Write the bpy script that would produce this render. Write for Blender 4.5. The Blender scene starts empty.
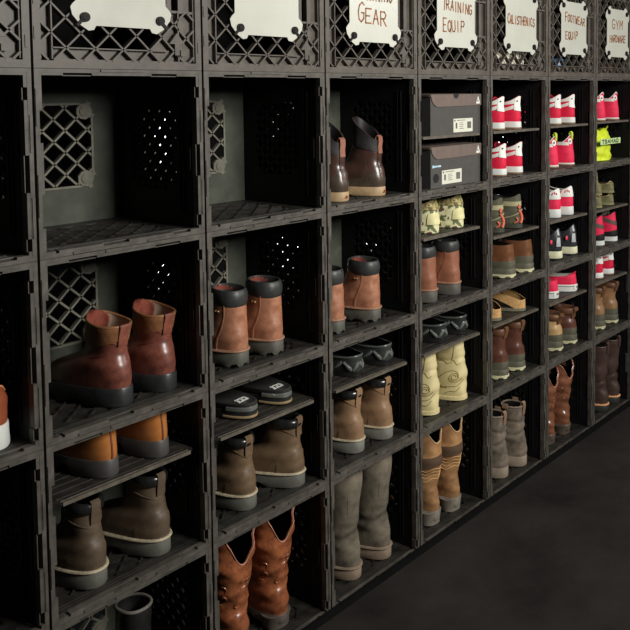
import bpy, bmesh, math, random
from math import sin, cos, pi, radians
from mathutils import Vector, Matrix
random.seed(7)
SC = bpy.context.scene
COL = SC.collection
W = 0.335            # crate pitch
D = 0.285            # crate depth
PI = pi

# ------------------------------------------------------------------ materials
def lin(c):
    out = []
    for v in c:
        v = v / 255.0
        out.append(v / 12.92 if v <= 0.04045 else ((v + 0.055) / 1.055) ** 2.4)
    return (*out, 1.0)
MATS = {}
def mat(name, rgb, rough=0.6, var=0.25, scale=25.0, bump=0.0, bscale=60.0, spec=0.5,
        rgb2=None, stretch=(1, 1, 1), coat=0.0, musgrave=5.0, metal=0.0):
    if name in MATS: return MATS[name]
    m = bpy.data.materials.new(name); m.use_nodes = True
    nt = m.node_tree; N = nt.nodes; L = nt.links
    b = N['Principled BSDF']
    b.inputs['Roughness'].default_value = rough
    b.inputs['Specular IOR Level'].default_value = spec
    b.inputs['Coat Weight'].default_value = coat
    b.inputs['Metallic'].default_value = metal
    c1 = lin(rgb)
    if rgb2 is None:
        c2 = (*[min(1, v * (1 + var)) for v in c1[:3]], 1); c0 = (*[v * (1 - var) for v in c1[:3]], 1)
    else:
        c0 = c1; c2 = lin(rgb2)
    tc = N.new('ShaderNodeTexCoord'); mp = N.new('ShaderNodeMapping')
    mp.inputs['Scale'].default_value = stretch
    L.new(tc.outputs['Object'], mp.inputs['Vector'])
    nz = N.new('ShaderNodeTexNoise'); nz.inputs['Scale'].default_value = scale
    nz.inputs['Detail'].default_value = musgrave; nz.inputs['Roughness'].default_value = 0.62
    L.new(mp.outputs['Vector'], nz.inputs['Vector'])
    cr = N.new('ShaderNodeValToRGB')
    cr.color_ramp.elements[0].position = 0.33; cr.color_ramp.elements[0].color = c0
    cr.color_ramp.elements[1].position = 0.68; cr.color_ramp.elements[1].color = c2
    L.new(nz.outputs['Fac'], cr.inputs['Fac']); L.new(cr.outputs['Color'], b.inputs['Base Color'])
    mr = N.new('ShaderNodeMapRange')
    mr.inputs['To Min'].default_value = max(0.05, rough - 0.08); mr.inputs['To Max'].default_value = min(1, rough + 0.12)
    L.new(nz.outputs['Fac'], mr.inputs['Value']); L.new(mr.outputs['Result'], b.inputs['Roughness'])
    if bump > 0:
        n2 = N.new('ShaderNodeTexNoise'); n2.inputs['Scale'].default_value = bscale; n2.inputs['Detail'].default_value = 4
        L.new(mp.outputs['Vector'], n2.inputs['Vector'])
        bp = N.new('ShaderNodeBump'); bp.inputs['Strength'].default_value = bump; bp.inputs['Distance'].default_value = 0.004
        L.new(n2.outputs['Fac'], bp.inputs['Height']); L.new(bp.outputs['Normal'], b.inputs['Normal'])
    MATS[name] = m
    return m
def camo_mat(name, cols, scale):
    if name in MATS: return MATS[name]
    m = bpy.data.materials.new(name); m.use_nodes = True
    nt = m.node_tree; N = nt.nodes; L = nt.links; b = N['Principled BSDF']
    b.inputs['Roughness'].default_value = 0.75
    tc = N.new('ShaderNodeTexCoord'); nz = N.new('ShaderNodeTexNoise'); nz.inputs['Scale'].default_value = scale
    nz.inputs['Detail'].default_value = 2
    L.new(tc.outputs['Object'], nz.inputs['Vector'])
    cr = N.new('ShaderNodeValToRGB'); cr.color_ramp.interpolation = 'CONSTANT'
    e = cr.color_ramp.elements
    e[0].position = 0; e[0].color = lin(cols[0]); e[1].position = 0.44; e[1].color = lin(cols[1])
    x = e.new(0.52); x.color = lin(cols[2]); x = e.new(0.6); x.color = lin(cols[3])
    L.new(nz.outputs['Fac'], cr.inputs['Fac']); L.new(cr.outputs['Color'], b.inputs['Base Color'])
    MATS[name] = m
    return m

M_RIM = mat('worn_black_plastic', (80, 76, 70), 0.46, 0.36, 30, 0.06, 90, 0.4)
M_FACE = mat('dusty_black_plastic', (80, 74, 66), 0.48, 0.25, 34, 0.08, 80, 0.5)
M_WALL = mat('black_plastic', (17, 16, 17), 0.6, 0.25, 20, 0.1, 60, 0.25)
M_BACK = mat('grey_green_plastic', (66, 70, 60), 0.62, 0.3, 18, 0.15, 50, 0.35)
M_LATT = mat('dusty_lattice_plastic', (106, 104, 92), 0.6, 0.25, 40, 0.15, 80, 0.35)
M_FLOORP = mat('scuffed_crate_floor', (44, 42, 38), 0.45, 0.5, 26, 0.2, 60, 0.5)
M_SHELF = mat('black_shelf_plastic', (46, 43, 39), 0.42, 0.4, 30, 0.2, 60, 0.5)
M_SLIP = mat('worn_shelf_edge', (92, 86, 76), 0.45, 0.4, 40, 0.2, 60, 0.5)
M_SIGN = mat('white_laminated_card', (186, 187, 175), 0.28, 0.05, 9, 0.12, 8, 0.5)
M_INK = mat('brown_marker_ink', (140, 84, 42), 0.5, 0.3, 60)
M_BLACK = mat('matte_black', (16, 15, 15), 0.6, 0.2)
M_GLOSSBLK = mat('glossy_black_rubber', (34, 34, 34), 0.22, 0.3, 30, 0.15, 40, 0.6)
M_COLLAR = mat('padded_charcoal_leather', (54, 54, 52), 0.42, 0.25, 40, 0.25, 70)
M_CREAMW = mat('cream_midsole', (214, 212, 178), 0.6, 0.1, 40, 0.2, 80)
M_WHITE = mat('white_leather', (228, 230, 222), 0.5, 0.06, 40, 0.1, 80)
M_WHSOLE = mat('white_rubber_sole', (212, 216, 210), 0.55, 0.08, 30)
M_RED = mat('crimson_suede', (214, 14, 58), 0.7, 0.16, 50, 0.2, 140)
M_REDL = mat('bright_red_canvas', (228, 32, 76), 0.65, 0.14, 60, 0.2, 160)
M_GREY = mat('grey_mark', (120, 120, 118), 0.6)
M_DINK = mat('black_print', (40, 38, 38), 0.6)

# ------------------------------------------------------------------ object helpers
def link(name, me, m, parent=None, smooth=True):
    if isinstance(me, bmesh.types.BMesh):
        bm = me; bmesh.ops.recalc_face_normals(bm, faces=bm.faces[:])
        me = bpy.data.meshes.new(name); bm.to_mesh(me); bm.free()
    o = bpy.data.objects.new(name, me); COL.objects.link(o)
    if m is not None and not me.materials: me.materials.append(m)
    if smooth:
        me.polygons.foreach_set('use_smooth', [True] * len(me.polygons))
        me.set_sharp_from_angle(angle=radians(38))
    if parent: o.parent = parent
    return o
def tag(o, label=None, cat=None, group=None, kind=None):
    if label: o['label'] = label
    if cat: o['category'] = cat
    if group: o['group'] = group
    if kind: o['kind'] = kind
    return o
def empty(name, loc=(0, 0, 0), rz=0.0):
    o = bpy.data.objects.new(name, None); COL.objects.link(o)
    o.empty_display_size = 0.03; o.location = loc; o.rotation_euler = (0, 0, rz)
    return o
def kids(o): return [c for c in bpy.data.objects if c.parent == o]
def copy_tree(o, parent=None):
    c = o.copy(); COL.objects.link(c)
    if parent: c.parent = parent
    for ch in kids(o): copy_tree(ch, c)
    return c
def box(bm, x0, x1, y0, y1, z0, z1):
    v = [bm.verts.new((x, y, z)) for z in (z0, z1) for y in (y0, y1) for x in (x0, x1)]
    for f in ((0, 2, 3, 1), (4, 5, 7, 6), (0, 1, 5, 4), (2, 6, 7, 3), (0, 4, 6, 2), (1, 3, 7, 5)):
        bm.faces.new([v[i] for i in f])
def prism(bm, poly, d0, d1, mp):
    """2-D polygon (u,v) pulled from depth d0 to d1, mapped to 3-D by mp(u,v,d)."""
    a = [bm.verts.new(mp(u, v, d0)) for u, v in poly]; b = [bm.verts.new(mp(u, v, d1)) for u, v in poly]
    n = len(poly)
    bm.faces.new(a[::-1]); bm.faces.new(b)
    for i in range(n):
        j = (i + 1) % n
        bm.faces.new((a[i], a[j], b[j], b[i]))
def bar2(bm, p, q, w, d0, d1, mp):
    p = Vector(p); q = Vector(q); t = (q - p)
    if t.length < 1e-5: return
    t.normalize(); n = Vector((-t.y, t.x)) * w / 2
    prism(bm, [tuple(p - n), tuple(q - n), tuple(q + n), tuple(p + n)], d0, d1, mp)
def disc(cx, cz, r, n=14): return [(cx + r * cos(2 * PI * i / n), cz + r * sin(2 * PI * i / n)) for i in range(n)]
def clip_line(p, d, poly):
    """clip the infinite line p + t d by the convex ccw polygon."""
    t0, t1 = -9, 9
    for i in range(len(poly)):
        a = Vector(poly[i]); b = Vector(poly[(i + 1) % len(poly)]); e = b - a; n = Vector((-e.y, e.x))
        den = n.dot(d); num = n.dot(p - a)
        if abs(den) < 1e-9:
            if num < 0: return None
            continue
        t = -num / den
        if den > 0: t0 = max(t0, t)
        else: t1 = min(t1, t)
    if t1 - t0 < 0.004: return None
    return p + d * t0, p + d * t1
def diagonals(bm, poly, pitch, ou, ov, w, d0, d1, mp):
    us = [p[0] for p in poly]; vs = [p[1] for p in poly]
    for sgn in (1, -1):
        d = Vector((1, sgn)).normalized()
        for k in range(-30, 31):
            p = Vector((ou + k * pitch, ov))
            if p.x < min(us) - 1 or p.x > max(us) + 1: continue
            r = clip_line(p, d, poly)
            if r: bar2(bm, r[0], r[1], w, d0, d1, mp)
def octo(u0, v0, u1, v1, c): return [(u0 + c, v0), (u1 - c, v0), (u1, v0 + c), (u1, v1 - c), (u1 - c, v1), (u0 + c, v1), (u0, v1 - c), (u0, v0 + c)]
def plate_with_window(bm, w0, w1, h0, h1, win, c, d0, d1, mp):
    u0, v0, u1, v1 = win
    for r in ((w0, h0, u0, h1), (u1, h0, w1, h1), (u0, h0, u1, v0), (u0, v1, u1, h1)):
        prism(bm, [(r[0], r[1]), (r[2], r[1]), (r[2], r[3]), (r[0], r[3])], d0, d1, mp)
    for t in (((u0, v0), (u0 + c, v0), (u0, v0 + c)), ((u1 - c, v0), (u1, v0), (u1, v0 + c)),
              ((u1, v1 - c), (u1, v1), (u1 - c, v1)), ((u0 + c, v1), (u0, v1), (u0, v1 - c))):
        prism(bm, list(t), d0, d1, mp)

# ------------------------------------------------------------------ crates
G = 0.0023
def rim_mesh():
    bm = bmesh.new()
    x0, x1, z0, z1 = G, W - G, 0.0004, W - 0.0004
    mp = lambda u, v, d: (u, d, v)
    so, si = 0.0095, 0.0155      # outer strip / inner strip limit at the sides
    to, ti = 0.0075, 0.0120      # the same for top and bottom
    box(bm, x0, so, 0, .016, z0, z1); box(bm, W - so, x1, 0, .016, z0, z1)
    box(bm, so, W - so, 0, .016, z0, to); box(bm, so, W - so, 0, .016, W - to, z1)
    # inner strips with interlocking slots
    def strips(length, slots):
        out = []; a = 0.0095
        for s0, s1 in slots: out.append((a, s0)); a = s1
        out.append((a, length - 0.0095)); return out
    for a, b in strips(W, [(.052, .104), (.222, .276)]):
        box(bm, a, b, .0005, .016, W - ti, W - to)
    for a, b in strips(W, [(.030, .036), (.118, .168), (.262, .300)]):
        box(bm, a, b, .0005, .016, to, ti)
    for a, b in strips(W, [(.055, .115), (.205, .262)]):
        box(bm, so, si - .001, .0006, .016, a, b)
    for a, b in strips(W, [(.018, .040), (.120, .185), (.280, .302)]):
        box(bm, W - si, W - so, .0006, .016, a, b)
    # thin lips behind the slots (they catch the light)
    for a, b in ((.052, .104), (.222, .276)): box(bm, a, b, .003, .016, W - ti - .0012, W - ti + .0004)
    for a, b in ((.118, .168), (.262, .300)): box(bm, a, b, .010, .016, ti - .002, ti)
    for a, b in ((.120, .185), (.280, .302), (.018, .040)): box(bm, W - si - .0014, W - si, .004, .016, a, b)
    # raised interlocking tabs
    for a, b in ((.060, .150), (.205, .262)): box(bm, a, b, -.0022, .001, .0015, .0060)
    for a, b in ((.120, .205),): box(bm, a, b, -.0022, .001, W - .0055, W - .0012)
    for a, b in ((.075, .150), (.235, .300)): box(bm, .003, .0080, -.0018, .001, a, b)
    for a, b in ((.040, .112), (.190, .255)): box(bm, W - .0080, W - .003, -.0018, .001, a, b)
    return bm
def side_mesh(sign):
    """left (sign -1) or right (+1) wall, lattice window, handle slot near the front"""
    bm = bmesh.new()
    if sign > 0: mp = lambda u, v, d: (W - d, u, v)
    else: mp = lambda u, v, d: (d, u, v)
    # u is depth into the crate
    plate_with_window(bm, .030, .281, .011, W - .011, (.075, .085, .235, .262), .03, .0085, .0125, mp)
    for r in ((.014, .011, .030, .125), (.014, .205, .030, W - .011), (.014, .125, .017, .205)):
        prism(bm, [(r[0], r[1]), (r[2], r[1]), (r[2], r[3]), (r[0], r[3])], .0085, .0125, mp)
    for a, b in ((.026, .030), (.048, .052), (.060, .063)):
        prism(bm, [(a, .13 if a < .04 else .04), (b, .13 if a < .04 else .04), (b, .2 if a < .04 else .29), (a, .2 if a < .04 else .29)], .0125, .0150, mp)
    diagonals(bm, octo(.075, .085, .235, .262, .03), .0365, .02, .012, .0088, .0060, .0125, mp)
    return bm
def back_mesh():
    bm = bmesh.new(); mp = lambda u, v, d: (u, d, v)
    plate_with_window(bm, .0085, W - .0085, .011, W - .011, (.072, .088, .263, .264), .026, .281, .285, mp)
    return bm
def back_lattice():
    bm = bmesh.new(); mp = lambda u, v, d: (u, d, v)
    o = octo(.072, .088, .263, .264, .026)
    diagonals(bm, o, .047, .0175, .0205, .0042, .2795, .290, mp)
    for i in range(8): bar2(bm, o[i], o[(i + 1) % 8], .0045, .2785, .286, mp)
    for cx, cz in ((.088, .104), (.247, .104), (.088, .248), (.247, .248)):
        prism(bm, disc(cx, cz, .0175, 9), .2788, .286, mp); prism(bm, disc(cx, cz, .0105, 16), .2768, .280, mp)
        s = 1 if cx > .16 else -1; q = 1 if cz > .16 else -1
        bar2(bm, (cx, cz), (cx + s * .012, cz + q * .020), .010, .2792, .286, mp)
        bar2(bm, (cx, cz), (cx + s * .020, cz - q * .012), .010, .2792, .286, mp)
    return bm
def floor_mesh(top=False):
    bm = bmesh.new()
    if top: mp = lambda u, v, d: (u, v, W - d)
    else: mp = lambda u, v, d: (u, v, d)
    if top:
        plate_with_window(bm, .0085, W - .0085, .014, .281, (.07, .06, .265, .235), .03, .0075, .0105, mp)
        diagonals(bm, octo(.07, .06, .265, .235, .03), .047, .02, .01, .005, .0035, .0105, mp)
    else:
        plate_with_window(bm, .0085, W - .0085, .014, .281, (.04, .05, .295, .245), .03, .0065, .0105, mp)
        prism(bm, [(.04, .05), (.295, .05), (.295, .245), (.04, .245)], .0040, .0065, mp)
        diagonals(bm, octo(.04, .05, .295, .245, .03), .047, .02, .01, .0035, .006, .0112, mp)
        for v in (.020, .029, .038): prism(bm, [(.03, v), (.30, v), (.30, v + .003), (.03, v + .003)], .0100, .0116, mp)
    return bm
ME = {}
def crate(c, row, label):
    r = empty('milk_crate', (c * W, 0, (4 - row) * W))
    tag(r, label, 'crate', 'open milk crates stacked as cubbies')
    if 'rim' not in ME:
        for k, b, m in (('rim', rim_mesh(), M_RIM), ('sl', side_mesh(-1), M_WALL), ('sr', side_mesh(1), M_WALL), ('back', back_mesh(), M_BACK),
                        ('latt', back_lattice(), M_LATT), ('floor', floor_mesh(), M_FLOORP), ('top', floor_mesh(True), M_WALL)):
            bmesh.ops.recalc_face_normals(b, faces=b.faces[:])
            me = bpy.data.meshes.new('crate_' + k); b.to_mesh(me); b.free(); me.materials.append(m); ME[k] = me
    link('rim', ME['rim'], None, r, False)
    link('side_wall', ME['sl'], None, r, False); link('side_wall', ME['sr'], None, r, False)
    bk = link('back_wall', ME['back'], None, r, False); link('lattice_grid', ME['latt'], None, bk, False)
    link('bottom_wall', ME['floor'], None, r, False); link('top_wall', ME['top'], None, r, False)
    return r
def face_mesh():
    bm = bmesh.new(); mp = lambda u, v, d: (u, d, v)
    x0, x1, z0, z1 = G, W - G, .0004, W - .0004
    f = .017
    box(bm, x0, f - .002, 0, .02, z0, z1); box(bm, W - f + .002, x1, 0, .02, z0, z1)
    box(bm, f - .002, W - f + .002, 0, .02, z0, f - .003); box(bm, f - .002, W - f + .002, 0, .02, W - f + .003, z1)
    # second step and corner blocks
    box(bm, f - .002, f + .001, .004, .02, f, W - f); box(bm, W - f - .001, W - f + .002, .004, .02, f, W - f)
    box(bm, .040, W - .030, .003, .02, f - .003, f); box(bm, .04, W - .03, .003, .02, W - f, W - f + .003)
    for z in (.05, .11, .2, .26): box(bm, .004, .0075, -.0015, .002, z, z + .022)
    for z in (.035, .24): box(bm, W - .011, W - .006, -.0016, .002, z, z + .022)
    # recessed band plates behind the ribs
    bl, bb = .036, .037
    y0, y1 = .0135, .0165
    prism(bm, [(f - .002, f - .002), (bl, f - .002), (bl, W - f), (f - .002, W - f)], y0, y1, mp)
    prism(bm, [(bl, f - .003), (W - f, f - .003), (W - f, bb), (bl, bb)], y0, y1, mp)
    prism(bm, [(bl, W - bb), (W - f, W - bb), (W - f, W - f + .002), (bl, W - f + .002)], y0, y1, mp)
    for q in (lambda v: v, lambda v: W - v):
        P = [(.232, q(bb)), (W - f + .002, q(bb)), (W - f + .002, q(.114)), (.270, q(.114)), (.262, q(.105))]
        if q(0) > .1: P = P[::-1]
        prism(bm, P, y0, y1, mp)
        box(bm, .262, W - f, .0045, .014, min(q(.113), q(.118)), max(q(.113), q(.118)))
    box(bm, .258, .2665, .002, .016, .1, W - .1)
    prism(bm, [(.266, .118), (.276, .118), (.276, W - .118), (.266, W - .118)], y0, y1, mp)
    box(bm, .289, W - f, .014, .018, .118, W - .118)
    box(bm, .286, .289, .006, .02, .118, W - .118)
    # ribs: open diamond grid and triangles over the bands
    reg = [(f - .002, f - .002), (.262, f - .002), (.262, W - f + .002), (f - .002, W - f + .002)]
    diagonals(bm, reg, .0535, .0065, -.0165, .0032, .0015, .0145, mp)
    for q in (lambda v: v, lambda v: W - v):
        reg = [(.262, min(q(f - .002), q(.114))), (W - f, min(q(f - .002), q(.114))), (W - f, max(q(f - .002), q(.114))), (.262, max(q(f - .002), q(.114)))]
        diagonals(bm, reg, .0535, .0065, -.0165, .0036, .002, .0145, mp)
    bar2(bm, (.283, f), (.283, .115), .003, .002, .010, mp); bar2(bm, (.283, W - .115), (.283, W - f), .003, .002, .010, mp)
    # arrow-shaped latch block in the lower right corner
    prism(bm, [(.262, .052), (.296, .052), (.279, .074)], .0005, .0085, mp)
    box(bm, .274, .284, .0005, .0085, .030, .052)
    box(bm, .286, .300, -.0005, .0085, .028, .040)
    # rails bounding the bands
    box(bm, bl - .0012, bl + .0012, .0030, .012, f, W - f)
    box(bm, bl, .262, .0030, .012, bb - .0012, bb + .0012); box(bm, bl, .262, .0030, .012, W - bb - .0012, W - bb + .0012)
    return bm
def front_crate(c, label):
    r = empty('storage_crate', (c * W, 0, 4 * W))
    tag(r, label, 'crate', 'lattice-fronted crates along the top')
    if 'face' not in ME:
        b = face_mesh(); bmesh.ops.recalc_face_normals(b, faces=b.faces[:])
        me = bpy.data.meshes.new('crate_face'); b.to_mesh(me); b.free(); me.materials.append(M_FACE); ME['face'] = me
        b = bmesh.new(); box(b, .004, .008, .02, D, .004, W - .004); box(b, W - .008, W - .004, .02, D, .004, W - .004)
        box(b, .008, W - .008, .02, D, .0004, .005); box(b, .008, W - .008, D - .004, D, .005, W - .004)
        me = bpy.data.meshes.new('crate_body'); b.to_mesh(me); b.free(); me.materials.append(M_WALL); ME['body'] = me
    link('lattice_front', ME['face'], None, r, False); link('crate_body', ME['body'], None, r, False)
    return r

# stroke alphabet on a 4 x 6 grid: marker handwriting
GL = {'T': [[(0, 6), (4, 6)], [(2, 6), (2, 0)]], 'R': [[(0, 0), (0, 6), (3, 6), (4, 4.6), (3, 3.2), (0, 3)], [(1.6, 3), (4, 0)]],
      'A': [[(0, 0), (2, 6), (4, 0)], [(.8, 2.2), (3.2, 2.2)]], 'I': [[(2, 6), (2, 0)]], 'N': [[(0, 0), (0, 6), (4, 0), (4, 6)]],
      'G': [[(4, 5.2), (2.4, 6), (.6, 5), (0, 3), (.7, .8), (2.4, 0), (4, 1), (4, 2.8), (2.2, 2.8)]], 'E': [[(4, 6), (0, 6), (0, 0), (4, 0)], [(0, 3), (3, 3)]],
      'Q': [[(2, 6), (.4, 5), (0, 3), (.4, 1), (2, 0), (3.6, 1), (4, 3), (3.6, 5), (2, 6)], [(2.6, 1.6), (4.2, -.4)]], 'U': [[(0, 6), (0, 1.4), (1, 0), (3, 0), (4, 1.4), (4, 6)]],
      'P': [[(0, 0), (0, 6), (3, 6), (4, 4.6), (3, 3.1), (0, 3)]], 'C': [[(4, 5.2), (2.4, 6), (.6, 5), (0, 3), (.6, 1), (2.4, 0), (4, .8)]],
      'L': [[(0, 6), (0, 0), (3.8, 0)]], 'S': [[(3.8, 5.2), (2, 6), (.3, 5), (.6, 3.5), (3.4, 2.5), (3.8, 1), (2, 0), (0, .8)]], 'H': [[(0, 6), (0, 0)], [(4, 6), (4, 0)], [(0, 3), (4, 3)]],
      'O': [[(2, 6), (.4, 5), (0, 3), (.4, 1), (2, 0), (3.6, 1), (4, 3), (3.6, 5), (2, 6)]], 'F': [[(4, 6), (0, 6), (0, 0)], [(0, 3.1), (3, 3.1)]],
      'W': [[(0, 6), (1, 0), (2, 4), (3, 0), (4, 6)]], 'Y': [[(0, 6), (2, 3), (4, 6)], [(2, 3), (2, 0)]], 'M': [[(0, 0), (0, 6), (2, 2.4), (4, 6), (4, 0)]],
      'D': [[(0, 0), (0, 6), (2.6, 5.4), (4, 3), (2.6, .6), (0, 0)]]}
def lettering(bm, s, cx, cz, w, h, mp, d0, d1, sw, seed=1, slope=0.0, big_first=1.0):
    rnd = random.Random(seed); n = len(s); adv = w / n
    for i, ch in enumerate(s):
        k = big_first if i == 0 else 1.0
        x0 = cx - w / 2 + i * adv + rnd.uniform(-.04, .04) * adv; z0 = cz - h / 2 + slope * (x0 - cx) + rnd.uniform(-.06, .06) * h
        cw = adv * .72 / 4; ch_ = h * k / 6; sh = rnd.uniform(-.06, .08)
        for st in GL[ch]:
            pts = [(x0 + p[0] * cw + sh * p[1] * ch_, z0 + p[1] * ch_) for p in st]
            for a, b in zip(pts, pts[1:]):
                a = Vector(a); b = Vector(b); t = (b - a).normalized() * sw * .3
                bar2(bm, a - t, b + t, sw, d0, d1, mp)

def sign(c, label, lines, tone=None):
    half = [(.165, .0785), (.112, .0785), (.108, .071), (.098, .069), (.084, .078), (.069, .096), (.066, .110), (.070, .116), (.078, .124), (.078, .17)]
    L_ = half + [(x, .340 - z) for x, z in half[-2::-1]]
    poly = L_ + [(.330 - x, z) for x, z in L_[-2:0:-1]]
    mp = lambda u, v, d: (u, d, v)
    bm = bmesh.new(); prism(bm, poly, 0, .0012, mp)
    r = empty('hanging_sign', (c * W, -.0042, 4 * W))
    link('card', bm, tone or M_SIGN, r, False)
    for cx, cz in ((.091, .093), (.239, .095), (.091, .247), (.239, .247)):
        b = bmesh.new()
        prism(b, disc(cx, cz, .0088, 16), -.004, 0, mp); prism(b, disc(cx, cz, .0058, 16), -.0055, -.004, mp)
        s = 1 if cx > .16 else -1; q = 1 if cz > .16 else -1
        bar2(b, (cx, cz), (cx + s * .015, cz + q * .016), .0055, -.003, 0, mp)
        link('fixing_knob', b, M_WALL, r, False)
    if lines:
        for i, (t, cx, cz, w, h, sl, bf) in enumerate(lines):
            b = bmesh.new(); lettering(b, t, cx, cz, w, h, mp, -.0006, 0, .0038, seed=c * 5 + i, slope=sl, big_first=bf)
            link('lettering', b, M_INK, r, False)
    tag(r, label, 'sign', 'white cards on the crates along the top')
    return r

# ------------------------------------------------------------------ shelf inserts
def shelf(c, row, h, label, w0=.022, w1=.309):
    z = (4 - row) * W + h
    r = empty('shelf_insert', (c * W, 0, z)); tag(r, label, 'shelf', 'shelf inserts inside the crates')
    key = 'sh%.3f' % w1
    if key not in ME:
        b = bmesh.new()
        P = [(w0 + .010, .013), (w1 - .012, .013), (w1, .024), (w1, .272), (w0, .272), (w0, .024)]
        prism(b, P, -.0035, 0, lambda u, v, d: (u, v, d))
        for k in range(9): box(b, w0 + .012, w1 - .014, .034 + k * .026, .037 + k * .026, -.001, .0012)
        me = bpy.data.meshes.new('shelf_plate'); b.to_mesh(me); b.free(); me.materials.append(M_SHELF); ME[key] = me
        b = bmesh.new(); box(b, w0 + .012, w1 - .013, .0105, .0145, -.0055, .0016)
        box(b, w0 + .012, w1 - .013, .020, .022, -.0005, .0016)
        me = bpy.data.meshes.new('shelf_lip'); b.to_mesh(me); b.free(); me.materials.append(M_SLIP); ME[key + 'l'] = me
        for kk, (a0, a1) in (('b', (.0126, w0 + .012)), ('c', (w1 - .012, W - .0126))):
            b = bmesh.new(); box(b, a0, a1, .07, .24, -.0105, -.0035)
            me = bpy.data.meshes.new('shelf_bracket'); b.to_mesh(me); b.free(); me.materials.append(M_WALL); ME[key + kk] = me
    link('shelf_plate', ME[key], None, r, False); link('front_lip', ME[key + 'l'], None, r, False); link('bracket', ME[key + 'b'], None, r, False); link('bracket', ME[key + 'c'], None, r, False)
    return r

# ------------------------------------------------------------------ footwear
def sm(a, b, x):
    t = max(0, min(1, (x - a) / (b - a))); return t * t * (3 - 2 * t)
class Last:
    """foot-shaped surface: stations (z, y_back, y_front, half width heel, half width front)"""
    def __init__(s, st, ztop=None, wrinkle=0.0, seed=0, ex=.86, wz=90, folds=None):
        s.st = st; s.zt = ztop or (lambda a: st[-1][0]); s.wr = wrinkle; s.ex = ex; s.wz = wz
        r = random.Random(seed); s.ph = [r.uniform(0, 6.28) for _ in range(8)]; s.folds = folds or []
    def at(s, z):
        st = s.st
        if z <= st[0][0]: return st[0][1:]
        if z >= st[-1][0]: return st[-1][1:]
        for i in range(len(st) - 1):
            if z <= st[i + 1][0]:
                p0 = st[max(i - 1, 0)]; p1 = st[i]; p2 = st[i + 1]; p3 = st[min(i + 2, len(st) - 1)]
                h = p2[0] - p1[0]; t = (z - p1[0]) / h; out = []
                for k in range(1, 5):
                    m1 = (p2[k] - p0[k]) / (p2[0] - p0[0]) * h if p2[0] != p0[0] else 0
                    m2 = (p3[k] - p1[k]) / (p3[0] - p1[0]) * h
                    out.append((2 * t ** 3 - 3 * t * t + 1) * p1[k] + (t ** 3 - 2 * t * t + t) * m1 + (-2 * t ** 3 + 3 * t * t) * p2[k] + (t ** 3 - t * t) * m2)
                return out
    def pt(s, a, z, off=0.0):
        yb, yf, hb, hf = s.at(z)
        c, n = cos(a), sin(a)
        cs = math.copysign(abs(c) ** s.ex, c); sn = math.copysign(abs(n) ** s.ex, n)
        t = (1 + sn) / 2; y = yb + (yf - yb) * t; hw = hb + (hf - hb) * sm(.2, .75, t)
        v = Vector((hw * cs, y, z)); ctr = Vector((0, (yb + yf) / 2, z))
        n_ = Vector((c * (yf - yb) / 2, n * hw, 0)).normalized()
        w = 0
        if s.wr:
            p = s.ph
            w = s.wr * (sin(z * s.wz + 2.3 * sin(a + p[0]) + p[1]) * .5 + sin(z * s.wz * 1.9 + 3 * cos(a * 1.0 + p[2]) + p[3]) * .35 + sin(z * 41 + 3 * a + p[4]) * .4) * sm(s.st[0][0], s.st[0][0] + .03, z)
        for fz, fw, fd in s.folds: w -= fd * math.exp(-((z - fz - .006 * sin(a * 2 + fz * 90)) / fw) ** 2)
        return v + n_ * (off + w)
    def upper(s, z0, N=44, M=26):
        bm = bmesh.new(); R = []
        for j in range(M + 1):
            q = j / M; R.append([bm.verts.new(s.pt(2 * PI * i / N, z0 + (s.zt(2 * PI * i / N) - z0) * q)) for i in range(N)])
        T = []
        for i in range(N):
            a = 2 * PI * i / N; v = s.pt(a, s.zt(a), -.0028); T.append(bm.verts.new(v + Vector((0, 0, .0012))))
        R.append(T)
        for a, b in zip(R, R[1:]):
            for i in range(N): bm.faces.new((a[i], a[(i + 1) % N], b[(i + 1) % N], b[i]))
        bm.faces.new(R[0][::-1])
        return bm
    def lining(s, depth=.07, N=36, inset=.0035):
        bm = bmesh.new(); R = []
        for j in range(9):
            q = j / 8; ring = []
            for i in range(N):
                a = 2 * PI * i / N; zt = s.zt(a); zb = min(s.zt(0), s.zt(PI / 2), s.zt(-PI / 2)) - depth
                ring.append(bm.verts.new(s.pt(a, zt + (zb - zt) * q + .0008 * (1 - q), -inset - .002 * q)))
            R.append(ring)
        for a, b in zip(R, R[1:]):
            for i in range(N): bm.faces.new((a[i], b[i], b[(i + 1) % N], a[(i + 1) % N]))
        bm.faces.new(R[-1])
        return bm
    def patch(s, a0, a1, lo, hi, off=.0012, nu=14, nv=8):
        """leather piece lying on the surface; angles in degrees, -90 = back of the heel"""
        bm = bmesh.new(); a0, a1 = radians(a0), radians(a1)
        f = lambda g, a: g(math.degrees(a)) if callable(g) else g
        A, B = [], []
        for i in range(nu + 1):
            a = a0 + (a1 - a0) * i / nu; l, h = f(lo, a), f(hi, a)
            A.append([bm.verts.new(s.pt(a, l + (h - l) * j / nv, off)) for j in range(nv + 1)])
            B.append([bm.verts.new(s.pt(a, l + (h - l) * j / nv, -.0006)) for j in range(nv + 1)])
        closed = abs(a1 - a0) > 6.28
        for i in range(nu):
            for j in range(nv): bm.faces.new((A[i][j], A[i + 1][j], A[i + 1][j + 1], A[i][j + 1]))
            bm.faces.new((A[i][0], B[i][0], B[i + 1][0], A[i + 1][0])); bm.faces.new((A[i][nv], A[i + 1][nv], B[i + 1][nv], B[i][nv]))
        if not closed:
            for j in range(nv):
                bm.faces.new((A[0][j], A[0][j + 1], B[0][j + 1], B[0][j])); bm.faces.new((A[nu][j], B[nu][j], B[nu][j + 1], A[nu][j + 1]))
        return bm
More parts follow.
